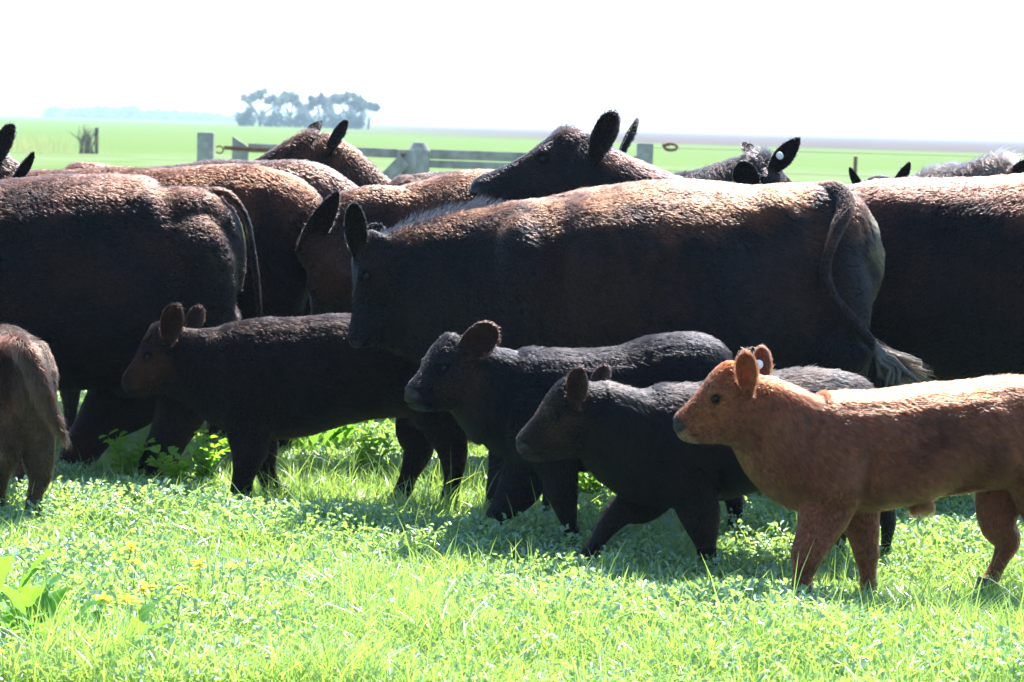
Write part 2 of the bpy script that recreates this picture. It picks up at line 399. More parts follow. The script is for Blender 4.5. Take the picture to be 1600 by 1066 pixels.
        me.materials.clear(); me.materials.append(M_HIDE); me.update()
        me.polygons.foreach_set("use_smooth", np.ones(len(me.polygons), dtype=bool))
        ob = bpy.data.objects.new(name, me); COL.objects.link(ob); ob.location = base
        tag(ob, label, cat, group); s.ob = ob; s.base = base
        # fur
        if fur:
            npoly = len(me.polygons); lv = np.empty(len(me.loops), dtype=np.int32); me.loops.foreach_get("vertex_index", lv)
            ls = np.empty(npoly, dtype=np.int32); me.polygons.foreach_get("loop_start", ls); area = np.empty(npoly, dtype=np.float32); me.polygons.foreach_get("area", area)
            cen = V[lv[ls]]
            area = area.astype(float)
            # only where the frame (with a margin) can see it
            ry = cen[:, 1]; okx = np.where(np.abs(cen[:, 0] / ry) < .2, 1, .4) * (np.abs(cen[:, 0] / ry) < .3)
            area *= okx * (cen[:, 2] > .05)
            area *= np.where(N[lv[ls]][:, 1] > .5, .35, 1)
            k = int(fur); fi = rng.choice(npoly, size=k, p=area / area.sum())
            tri = np.stack([lv[ls[fi]], lv[ls[fi] + 1], lv[ls[fi] + 2]], 1)
            alt = rng.random(k) < .5; lt = np.empty(npoly, dtype=np.int32); me.polygons.foreach_get('loop_total', lt); alt &= lt[fi] == 4; q3 = np.minimum(ls[fi] + 3, len(lv) - 1); tri[alt] = np.stack([lv[ls[fi]], lv[ls[fi] + 2], lv[q3]], 1)[alt]
            u = rng.random((k, 2)); fl = u.sum(1) > 1; u[fl] = 1 - u[fl]; b3 = np.stack([1 - u.sum(1), u[:, 0], u[:, 1]], 1)
            def itp(a): return (a[tri] * b3[..., None]).sum(1) if a.ndim == 2 else (a[tri] * b3).sum(1)
            p = itp(V); nn = itp(N); nn /= np.linalg.norm(nn, axis=1)[:, None] + 1e-9
            keep = rng.random(k) > itp(noh); 
            fl = itp(flow); l = itp(hl); lf = itp(lift); cc = itp(coat); tf = itp(tuftm)
            fl += .22 * rng.normal(size=(k, 3)) + .22 * np.stack([snoise(p, 5, 1), snoise(p, 5, 2), snoise(p, 5, 3)], 1)
            fl -= (fl * nn).sum(1)[:, None] * nn; fl /= np.linalg.norm(fl, axis=1)[:, None] + 1e-9
            clump = snoise(p, 9, 5)
            lf = lf * (1 + .25 * clump) + .12 * rng.random(k); lf = np.clip(lf, .08, 2)
            l = l * rng.uniform(.55, 1.25, k) * (1 + .25 * snoise(p, 4, 8)) * lenmul
            top = np.clip((nn[:, 2] - .55) * 2.2, 0, 1); l *= 1 + .35 * top; lf *= 1 + .5 * top
            l = np.maximum(l, tf * rng.uniform(.5, 1.2, k) * (tf > .008)); lf = np.maximum(lf, np.clip(tf * 40, 0, 1.8))
            d0 = nn * lf[:, None] + fl; d0 /= np.linalg.norm(d0, axis=1)[:, None]
            d1 = nn * (lf * .45)[:, None] + fl + np.array([0, 0, -.15]); d1 /= np.linalg.norm(d1, axis=1)[:, None]
            d1 += .12 * rng.normal(size=(k, 3))
            cl = .013 if cat == 'calf' else .014
            ce = np.floor(p / cl + .6 * np.stack([snoise(p, 14, 41), snoise(p, 14, 42), snoise(p, 14, 43)], 1)).astype(np.int64); key = ce[:, 0] * 73856093 ^ ce[:, 1] * 19349663 ^ ce[:, 2] * 83492791
            _, inv, cnt = np.unique(key, return_inverse=True, return_counts=True)
            cm = np.stack([np.bincount(inv, p[:, q]) / cnt for q in range(3)], 1)[inv]; dv = cm - p; dl = np.linalg.norm(dv, axis=1)[:, None]; dv *= np.minimum(1, cl / (dl + 1e-9))
            crnd = rng.random(len(cnt))[inv]
            pts = np.stack([p - nn * .001, p + d0 * (l * .4)[:, None], p + d0 * (l * .4)[:, None] + d1 * (l * .35)[:, None], p + d0 * (l * .4)[:, None] + d1 * (l * .65)[:, None] + np.array([0, 0, -1]) * (l * .05)[:, None]], 1)
            pts[:, 2] += dv * .4; pts[:, 3] += dv * .8
            R = rad * rng.uniform(.7, 1.2, k)
            rd = np.stack([R, R * .9, R * .6, R * .15], 1)
            cc = cc * (rng.uniform(.6, 1.4, k) * (.6 + .9 * crnd ** 1.3))[:, None]
            pts = pts[keep]; rd = rd[keep]; cc = cc[keep]
            fur_curves("coat", pts - base, rd, ob, np.clip(cc, 0.002, .95))
        # eyes
        for (c, r_, X, Y, Z) in s.eyes:
            g = Geo(); sphere_geo(g, c - base, (r_ * 1.15, r_ * .8, r_), ax=np.array([X, Y, Z]))
            eo = link("eye", g.mesh("eye", True), M_EYE, ob)
        for (x, y, r_) in s.hooves:
            g = Geo(); C = np.array([[x + r_ * .45, y, .10], [x + r_ * .1, y, .055], [x - r_ * .1, y, .02], [x - r_ * .15, y, .006]])
            loft(g, C - base, np.array([r_ * .7, r_ * .95, r_ * 1.15, r_ * 1.2]), np.array([r_ * .7, r_ * .85, r_ * 1.0, r_ * 1.0]), (0, 1, 0), seg=14, cap=.05)
            link("hoof", g.mesh("hoof", True), M_HOOF, ob)
        for (c, r_, Nn) in s.tags:
            g = Geo(); a = c + Nn * .004 - base; loft(g, np.array([a - Nn * .002, a + Nn * .002]), np.array([r_, r_]), np.array([r_, r_]), np.cross(Nn, [0.3, 0, 1]), seg=24, cap=.1)
            loft(g, np.array([a, a + Nn * .006]), np.array([r_, r_]) * .3, np.array([r_, r_]) * .3, np.cross(Nn, [0.3, 0, 1]), seg=16, cap=.3)
            t_ = link("ear_tag", g.mesh("ear_tag"), M_TAG, ob)
        return ob

def coat_fn(base, alt, amt=.5, patches=(), scale=3, seed=0, top=None, topamt=0):
    """coat colour: base, blotches of alt, upper-body top tint, some painted light and shade; patches = (px,py,r_px,colour,strength)"""
    base = np.array(base); alt = np.array(alt)
    def fn(V, N, s):
        f = np.clip(.5 + .6 * snoise(V, scale, seed + 11) + .25 * snoise(V, scale * 4, seed + 12), 0, 1)[:, None] * amt
        c = base * (1 - f) + alt * f
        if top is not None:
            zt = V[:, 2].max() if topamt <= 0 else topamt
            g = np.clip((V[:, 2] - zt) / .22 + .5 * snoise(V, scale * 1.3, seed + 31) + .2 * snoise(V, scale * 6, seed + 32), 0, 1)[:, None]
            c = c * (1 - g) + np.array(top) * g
        if hasattr(s, 'earv'): c = np.where(s.earv[:, None] > .5, np.array(getattr(s, 'earcol', (.011, .009, .009) if s.vox > .01 else base * 1.5)), c)
        for (px, py, d, r, col, st) in patches:
            q = np.linalg.norm((V - s.pt(px, py, d)) * [1, .6, 1], axis=1) / s.m(r)
            g = np.clip(1.3 - q + .35 * snoise(V, 9, seed + 21), 0, 1)[:, None] * st
            c = c * (1 - g) + np.array(col) * g
        return c
    return fn

BLK = (.008, .007, .0075); DKB = (.02, .010, .007); RUST = (.13, .055, .026); TAN = (.22, .11, .06)
CG = "calves walking in a line in front of the herd"; HG = "dark cows standing close together in the herd"

def calf_left():
    b = Beast(12.35, voxel=.0075)
    b.chincol = (.02, .014, .012); b.earcol = (.026, .013, .010); b.head((249, 506, -.02), (198, 590, -.02), tuft=.02)
    b.tube([(262, 560, 0, 52, .085), (305, 572, 0, 60, .10), (350, 585, 0, 78, .13)], hl=.022)
    b.tube([(335, 590, 0, 72, .11), (362, 590, 0, 84, .145), (410, 592, 0, 92, .16), (465, 589, 0, 93, .175), (525, 578, 0, 86, .175), (590, 572, 0, 79, .16), (650, 574, 0, 78, .16), (700, 590, 0, 68, .14), (725, 605, 0, 45, .10)], hl=.022)
    b.dents += [(445, 625, 12, 40, .02), (600, 620, 28, 30, .02)]; b.blob(395, 610, -.07, 40, .10, 62); b.blob(675, 615, -.07, 48, .10, 60); b.blob(675, 615, .07, 48, .10, 60)
    b.leg([(385, 640, -.08, 44, .07), (390, 690, -.09, 34, .055), (387, 720, -.09, 26), (379, 752, -.09, 19), (376, 785, -.09, 15)])
    b.leg([(400, 640, .08, 40, .07), (410, 695, .09, 26, .05), (417, 740, .09, 17), (434, 780, .09, 13), (444, 800, .09, 12)])
    b.leg([(668, 620, .07, 50, .07), (650, 670, .08, 34, .06), (654, 702, .08, 24), (640, 740, .08, 17), (624, 785, .08, 14)])
    b.leg([(690, 620, -.07, 46, .07), (695, 665, -.08, 38, .06), (706, 702, -.08, 24), (708, 740, -.08, 17), (700, 790, -.08, 14)])
    b.tube([(725, 560, 0, 9, .025), (740, 590, 0, 9, .022), (742, 640, 0, 8, .02), (738, 680, 0, 9, .02)], hl=.04, sub=4, seg=10)
    b.ear((262, 532, -.105), (277, 478, -.135), 42, face=(-.5, -1, .1)); b.ear((300, 520, .06), (311, 479, .1), 31, face=(-.5, -1, .1), hl=.012)
    return b.build("calf", "very dark brown calf walking left, its back under the central cow's lowered nose", CG,
                   coat_fn((.006, .0045, .0045), (.014, .007, .005), .6, [(230, 580, -.05, 40, (.07, .03, .018), .7)], seed=1), fur=90000)

def calf_second():
    b = Beast(11.1, voxel=.007)
    b.chincol = (.025, .025, .022); b.earcol = (.028, .014, .011); b.head((703, 523, -.04), (645, 604, -.18), tuft=.025, wid=1.0)
    b.tube([(712, 588, .0, 50, .09), (745, 600, .03, 62, .10), (785, 625, .05, 80, .13)], hl=.022)
    b.tube([(770, 622, .05, 70, .11), (800, 630, .06, 84, .145), (855, 640, .06, 94, .165), (920, 640, .06, 94, .175), (990, 630, .06, 90, .175), (1045, 611, .06, 87, .165), (1095, 606, .06, 79, .15), (1122, 615, .06, 50, .10)], hl=.022)
    b.blob(830, 660, -.03, 46, .10, 66); b.blob(1075, 640, -.02, 55, .10, 66)
    b.leg([(840, 700, .13, 50, .07), (815, 755, .14, 36, .055), (790, 790, .14, 27), (768, 818, .14, 19), (757, 850, .14, 16)])
    b.leg([(860, 690, -.05, 48, .07), (874, 740, -.06, 31, .055), (882, 785, -.06, 22), (891, 825, -.06, 15), (896, 860, -.06, 13)])
    b.leg([(1085, 660, -.03, 50, .07), (1090, 740, -.04, 28), (1102, 800, -.04, 16), (1090, 860, -.04, 13)])
    b.leg([(1100, 660, .14, 46, .07), (1125, 735, .15, 26), (1148, 785, .15, 15), (1146, 840, .15, 12)])
    b.tube([(1118, 560, .06, 9, .025), (1133, 585, .06, 9, .022), (1138, 640, .06, 8, .02), (1134, 690, .06, 9, .02)], hl=.04, sub=4, seg=10)
    b.ear((722, 555, -.06), (774, 511, -.03), 50, face=(-.45, -1, -.25)); b.ear((690, 545, .13), (705, 535, .24), 32, face=(-.7, -.6, .1))
    return b.build("calf", "black calf turning its face towards the camera, one brown-rimmed ear out", CG,
                   coat_fn((.0055, .0055, .007), (.010, .008, .008), .6, [(720, 600, -.05, 40, (.05, .028, .016), .5)], seed=2), fur=110000, rad=.0008)

def calf_third():
    b = Beast(10.6, slope=.07, x0=1000, voxel=.0068)
    b.chincol = (.028, .022, .02); b.earcol = (.032, .018, .015); b.head((887, 594, -.02), (817, 683, -.02), tuft=.02)
    b.tube([(893, 655, 0, 56, .085), (930, 660, 0, 60, .10), (975, 682, 0, 78, .12)], hl=.024)
    b.tube([(965, 682, 0, 74, .11), (1010, 694, 0, 89, .14), (1070, 696, 0, 94, .165), (1145, 684, 0, 89, .175), (1220, 670, 0, 85, .17), (1285, 662, 0, 84, .16), (1330, 668, 0, 74, .14), (1350, 680, 0, 48, .10)], hl=.024)
    b.dents += [(1115, 735, 12, 44, .02), (1255, 715, 30, 30, .02)]; b.blob(1050, 720, -.07, 48, .09, 66); b.blob(1310, 700, -.07, 46, .09, 62)
    b.leg([(1040, 740, .06, 46, .065), (1008, 785, .07, 31, .05), (974, 797, .07, 23), (947, 825, .07, 17), (924, 863, .07, 13.5), (908, 900, .07, 13)])
    b.leg([(1070, 730, -.08, 52, .07), (1090, 785, -.09, 36, .055), (1099, 825, -.09, 26), (1105, 865, -.09, 17), (1109, 915, -.09, 13)])
    b.leg([(1325, 700, -.07, 50, .07), (1362, 770, -.08, 28), (1386, 810, -.08, 15), (1384, 850, -.08, 11.5), (1382, 895, -.08, 12)])
    b.leg([(1310, 700, .08, 46, .07), (1310, 780, .09, 26), (1313, 830, .09, 14), (1300, 885, .09, 12)])
    b.tube([(1345, 620, 0, 9, .025), (1362, 645, 0, 9, .022), (1370, 700, 0, 8, .02), (1370, 750, 0, 10, .02)], hl=.045, sub=4, seg=10)
    b.ear((899, 632, -.105), (906, 575, -.13), 36, face=(-.5, -1, .1), hl=.013); b.ear((932, 612, .07), (946, 572, .1), 32, face=(-.6, -.8, .1), hl=.012)
    return b.build("calf", "small black calf reaching a foreleg forward, head just left of the red calf", CG,
                   coat_fn((.006, .006, .0065), (.012, .008, .007), .6, [(870, 670, -.08, 45, (.05, .03, .018), .6)], seed=3), fur=130000, rad=.0008, lenmul=1.25)

def calf_red():
    b = Beast(10.0, slope=.08, x0=1250, voxel=.0065)
    b.chincol = (.20, .11, .065); b.head((1142, 568, -.02), (1063, 650, -.02), tuft=.018)
    b.tube([(1148, 632, 0, 54, .085), (1185, 650, 0, 63, .10), (1225, 682, 0, 82, .12)], hl=.02)
    b.tube([(1210, 675, 0, 74, .11), (1255, 702, 0, 93, .14), (1320, 707, 0, 97, .16), (1390, 701, 0, 92, .17), (1460, 690, 0, 90, .17), (1525, 680, 0, 88, .165), (1585, 676, 0, 88, .16), (1640, 688, 0, 84, .15), (1668, 700, 0, 55, .10)], hl=.02)
    b.dents += [(1350, 735, 14, 50, .032), (1495, 742, 36, 38, .034), (1545, 640, 24, 20, -.014), (1420, 690, 8, 60, .008), (1390, 690, 8, 60, .007), (1452, 690, 8, 55, .008), (1182, 680, 12, 34, .018), (1262, 690, 12, 60, .014), (1300, 680, 22, 60, -.010)]; b.blob(1300, 745, -.07, 58, .10, 72); b.blob(1620, 720, -.07, 60, .10, 72); b.blob(1620, 720, .07, 60, .10, 72)
    b.leg([(1300, 760, -.07, 56, .075), (1285, 808, -.08, 43, .06), (1272, 842, -.08, 31), (1261, 868, -.08, 27), (1255, 900, -.08, 18), (1250, 935, -.08, 15), (1248, 955, -.08, 15)])
    b.leg([(1335, 770, .07, 50, .07), (1345, 815, .08, 31, .055), (1351, 850, .08, 22), (1354, 870, .08, 21), (1356, 900, .08, 14), (1357, 950, .08, 13)])
    b.leg([(1580, 740, .07, 66, .07), (1560, 790, .08, 42, .055), (1560, 822, .08, 29), (1573, 846, .08, 22), (1565, 870, .08, 17), (1548, 905, .08, 14), (1534, 945, .08, 13)])
    b.leg([(1630, 740, -.07, 66, .07), (1645, 820, -.08, 40, .055), (1662, 865, -.08, 24), (1655, 910, -.08, 17), (1648, 960, -.08, 16)])
    b.tube([(1436, 780, 0, 24, .05), (1450, 792, 0, 14, .03), (1448, 800, 0, 6, .010)], hl=.03, lift=.3, sub=3, seg=12)
    b.tube([(1655, 615, 0, 11, .03), (1672, 650, 0, 10, .025), (1680, 720, 0, 9, .022), (1678, 800, 0, 12, .02)], hl=.05, sub=4, seg=10)
    b.ear((1169, 612, -.11), (1165, 551, -.13), 35, face=(-.45, -1, .1)); b.ear((1192, 596, .07), (1190, 543, .1), 31, face=(-.45, -1, .1), hl=.012, tag=(1186, 570, .085, 15))
    return b.build("calf", "red-brown calf with a white ear tag, nearest the camera", CG,
                   coat_fn((.13, .045, .024), (.18, .068, .034), .8, scale=4, top=(.17, .036, .010), topamt=.74, patches=  # top tint: orange glow of the backlit topline, painted into the coat
                           [(1475, 665, -.15, 45, (.05, .015, .009), .75), (1440, 700, -.15, 32, (.05, .015, .009), .7), (1550, 705, -.15, 26, (.055, .017, .010), .7),
                            (1340, 760, -.15, 20, (.05, .015, .009), .6), (1110, 640, -.1, 42, (.20, .075, .03), .6), (1450, 808, 0, 22, (.3, .16, .09), .9),
                            (1168, 590, -.12, 14, (.34, .09, .045), .7), (1060, 680, -.05, 14, (.40, .27, .2), .8)], seed=4), fur=170000, rad=.0008, lenmul=1.2)  # near-ear patch: inner skin colour plus painted glow of light shining through

def calf_rear():
    b = Beast(11.5, voxel=.0075)
    SD = (1, 0, 0)
    b.tube([(18, 600, .0, 52, .10), (17, 592, .12, 72, .165), (5, 590, .35, 78, .17), (-15, 588, .6, 80, .17), (-40, 590, .85, 78, .155), (-55, 585, 1.0, 60, .11)], side=SD, hl=.022, rev=True)
    b.tube([(-50, 560, .95, 45, .10), (-75, 540, 1.2, 40, .08)], side=SD, hl=.02, sub=3)
    b.head((-85, 515, 1.25), (-120, 590, 1.5), tuft=.01); b.ear((-60, 530, 1.2), (-30, 525, 1.25), 26)
    b.blob(48, 600, .05, 40, .16, 70); b.blob(-10, 600, .05, 40, .16, 70)
    b.leg([(52, 620, .05, 38, .15), (58, 680, .05, 30, .10), (60, 722, .06, 24, .07), (62, 748, .08, 19), (54, 775, .04, 15), (52, 815, .02, 14)])
    b.leg([(-10, 620, .05, 38, .14), (10, 672, -.02, 27, .09), (14, 705, -.02, 21, .07), (0, 745, .05, 15), (-8, 790, .1, 13)])
    b.leg([(30, 650, .8, 26, .06), (30, 720, .8, 14), (30, 770, .8, 12)]); b.leg([(-40, 650, .85, 26, .06), (-45, 720, .85, 14), (-45, 770, .85, 12)])
    b.tube([(14, 536, .02, 11, .03), (34, 545, -.10, 14, .035), (52, 572, -.14, 15, .035), (66, 612, -.15, 14, .03), (80, 645, -.13, 11, .022), (93, 670, -.12, 8, .015), (104, 692, -.12, 4, .008)], hl=.035, late=True, sub=4, seg=12)
    return b.build("calf", "brown calf seen from behind at the left edge, tail swung to the right", CG,
                   coat_fn((.05, .030, .020), (.085, .052, .034), .6, [(12, 690, -.1, 26, (.035, .018, .014), .8), (20, 640, -.05, 18, (.17, .09, .05), .7), (10, 530, 0, 28, (.10, .03, .015), .7)], seed=5), fur=75000, lenmul=1.3)

ADW = dict(hl=.022, lift=.3)
def cow_body(b, stations, side=(0, 1, 0), rev=False, hl=.022):
    b.tube(stations, hl=hl, lift=.35, side=side, rev=rev, power=2.25, seg=28)

def cow_front_left():
    b = Beast(13.1, voxel=.013)
    cow_body(b, [(-330, 430, 0, 120, .25), (-270, 440, 0, 150, .32), (-150, 446, 0, 165, .37), (-10, 446, 0, 163, .40), (110, 440, 0, 168, .40), (210, 432, 0, 160, .34), (285, 415, 0, 143, .27), (332, 392, 0, 110, .20), (359, 388, 0, 74, .13)])
    b.tube([(-320, 400, 0, 110, .18), (-400, 360, 0, 80, .15), (-470, 330, 0, 65, .13)]); b.head((-480, 290, 0), (-600, 400, 0), 'cow')
    b.dents += [(262, 300, 28, 26, -.010), (306, 330, 26, 34, .014), (215, 360, 42, 52, .022)]
    b.blob(300, 440, -.13, 70, .17, 110); b.blob(300, 440, .13, 70, .17, 110)
    b.leg([(310, 500, -.14, 62, .14), (298, 590, -.15, 52, .11), (283, 640, -.15, 40, .08), (266, 680, -.15, 35), (248, 720, -.15, 27), (236, 770, -.15, 20)])
    b.leg([(270, 520, .14, 70, .13), (212, 598, .15, 64, .10), (165, 650, .15, 48, .08), (130, 698, .15, 31, .06), (108, 745, .15, 22)])
    b.blob(215, 590, 0, 46, .14, 30)
    b.leg([(-250, 560, -.15, 60, .12), (-255, 650, -.15, 24), (-250, 750, -.15, 18)]); b.leg([(-200, 560, .15, 60, .12), (-190, 650, .15, 24), (-180, 740, .15, 18)])
    b.tube([(318, 300, 0, 10, .05), (346, 300, 0, 9, .04), (368, 314, 0, 8, .03), (385, 342, 0, 7, .024), (394, 385, -.01, 6.5, .02), (400, 430, -.02, 6, .018), (405, 480, -.02, 5.5, .016), (408, 540, -.02, 6, .016), (408, 600, -.02, 5, .015)], hl=.016, late=True, sub=4, seg=12)
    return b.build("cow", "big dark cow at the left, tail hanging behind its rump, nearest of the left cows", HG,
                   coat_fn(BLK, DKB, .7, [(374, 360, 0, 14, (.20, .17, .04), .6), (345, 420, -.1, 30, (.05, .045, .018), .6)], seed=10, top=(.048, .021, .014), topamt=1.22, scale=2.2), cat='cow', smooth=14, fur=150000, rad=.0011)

def cow_second_left():
    b = Beast(14.15, voxel=.014)
    cow_body(b, [(-100, 420, .3, 130, .28), (50, 418, .2, 150, .36), (170, 414, .1, 150, .37), (270, 411, 0, 147, .36), (345, 409, 0, 150, .32), (410, 412, -.05, 145, .27), (452, 430, -.08, 115, .20), (468, 445, -.08, 70, .12)])
    b.dents += [(360, 285, 26, 24, -.012), (405, 312, 24, 30, .014), (320, 350, 36, 46, .022)]; b.blob(430, 440, -.15, 52, .16, 95); b.blob(430, 440, .1, 52, .16, 95)
    b.leg([(440, 500, -.2, 46, .13), (430, 590, -.2, 38, .08), (445, 650, -.2, 24), (440, 690, -.2, 17), (436, 725, -.2, 15)])
    b.leg([(400, 500, .1, 50, .13), (365, 600, .1, 36, .08), (345, 665, .1, 23), (340, 700, .1, 17), (334, 725, .1, 15)])
    b.leg([(0, 560, 0, 50, .12), (0, 650, 0, 22), (0, 720, 0, 16)])
    b.tube([(390, 276, -.05, 10, .04), (430, 280, -.09, 9, .035), (453, 303, -.1, 9, .03), (465, 338, -.1, 8, .028), (472, 380, -.1, 8, .025), (478, 430, -.1, 7, .02), (480, 500, -.1, 7, .02)], hl=.03, late=True, sub=4, seg=12)
    return b.build("cow", "brown cow just behind the big left one, pale rim along its curved rump", HG,
                   coat_fn(BLK, DKB, .8, seed=11, top=(.07, .026, .014), topamt=1.15), cat='cow', smooth=14, fur=90000, rad=.0012)

def cow_third_left():
    b = Beast(15.3, voxel=.015)
    cow_body(b, [(150, 400, .4, 120, .28), (250, 396, .3, 135, .34), (350, 390, .15, 138, .35), (430, 388, 0, 137, .33), (480, 390, -.05, 135, .29), (515, 400, -.08, 112, .2), (530, 415, -.08, 80, .13)])
    b.dents += [(440, 278, 20, 18, -.02), (478, 298, 16, 22, .03)]
    b.leg([(500, 480, -.2, 40, .12), (495, 580, -.2, 28, .07), (505, 650, -.2, 17), (500, 690, -.2, 13)])
    b.leg([(480, 480, .1, 40, .12), (462, 590, .1, 28, .07), (458, 655, .1, 16), (452, 690, .1, 13)])
    b.leg([(200, 500, 0, 40, .12), (200, 600, 0, 20), (200, 700, 0, 14)])
    b.tube([(460, 264, -.05, 8, .04), (502, 272, -.09, 8, .03), (522, 295, -.1, 8, .026), (535, 325, -.1, 7, .024), (540, 380, -.1, 6, .02)], hl=.025, late=True, sub=4, seg=12)
    return b.build("cow", "greyish brown cow rump between the second cow and the lone big dark ear", HG,
                   coat_fn((.03, .018, .014), (.07, .04, .03), .8, seed=12, top=(.075, .036, .025), topamt=1.25), cat='cow', smooth=14, fur=40000, rad=.0014)

def cow_head_raised_left():
    b = Beast(16.4, voxel=.014)
    b.head((487, 208, 0), (372, 275, -.1), 'cow', tuft=.05)
    b.tube([(498, 240, 0, 34, .14), (530, 265, 0, 40, .15), (560, 320, 0, 62, .19)], hl=.02)
    cow_body(b, [(545, 365, 0, 80, .2), (590, 385, 0, 104, .3), (660, 392, 0, 116, .36), (740, 392, 0, 116, .34), (800, 385, 0, 100, .25)])
    b.leg([(590, 450, 0, 40, .12), (590, 560, 0, 18), (590, 640, 0, 14)]); b.leg([(770, 450, 0, 40, .12), (780, 560, 0, 18), (780, 640, 0, 14)])
    b.ear((510, 240, -.14), (542, 189, -.22), 27, face=(-.6, -.6, .4), th=.012); b.ear((478, 220, .1), (499, 189, .26), 30, face=(-.6, -.9, .2), th=.012)
    return b.build("cow", "brown cow holding its head up over the others in front of the wooden gate", HG,
                   coat_fn((.02, .014, .012), (.06, .03, .02), .7, [(530, 262, 0, 26, (.16, .07, .04), .7)], seed=13, top=(.08, .033, .018), topamt=1.45), cat='cow', smooth=14, fur=30000, rad=.0015, lenmul=1.3)

def cow_behind_central():
    b = Beast(13.9, voxel=.013)
    b.head((492, 385, -.1), (512, 530, .1), 'cow', hint=(-1, .9, 0))
    b.tube([(515, 415, -.1, 60, .13), (560, 368, 0, 74, .15), (620, 372, .05, 80, .19)], hl=.022)
    cow_body(b, [(600, 375, .05, 78, .18), (660, 376, .1, 93, .26), (725, 382, .1, 116, .34), (800, 400, .1, 125, .36), (900, 415, .1, 122, .34), (980, 420, .1, 118, .27), (1020, 430, .1, 80, .16)])
    b.blob(690, 420, -.12, 50, .14, 75)
    b.leg([(690, 490, -.1, 46, .12), (775, 600, -.1, 20), (790, 740, -.1, 15)]); b.leg([(720, 490, .2, 46, .12), (800, 600, .2, 20), (800, 720, .2, 15)]); b.leg([(980, 480, 0, 50, .14), (1010, 600, 0, 22), (1000, 740, 0, 15)])
    b.ear((477, 386, -.14), (528, 300, -.3), 40, face=(.35, -1, -.1), th=.012, round_=.5)
    b.ear((530, 350, .15), (560, 330, .3), 30, face=(.2, -1, 0), th=.012)
    return b.build("cow", "reddish cow half hidden by the central cow's head, dark pointed ear out left", HG,
                   coat_fn((.04, .022, .016), DKB, .5, [(600, 345, -.1, 16, (.02, .012, .01), .9), (505, 430, -.2, 50, (.09, .04, .025), .6)], seed=14, top=(.08, .032, .018), topamt=1.18), cat='cow', smooth=14, fur=70000, rad=.0012)

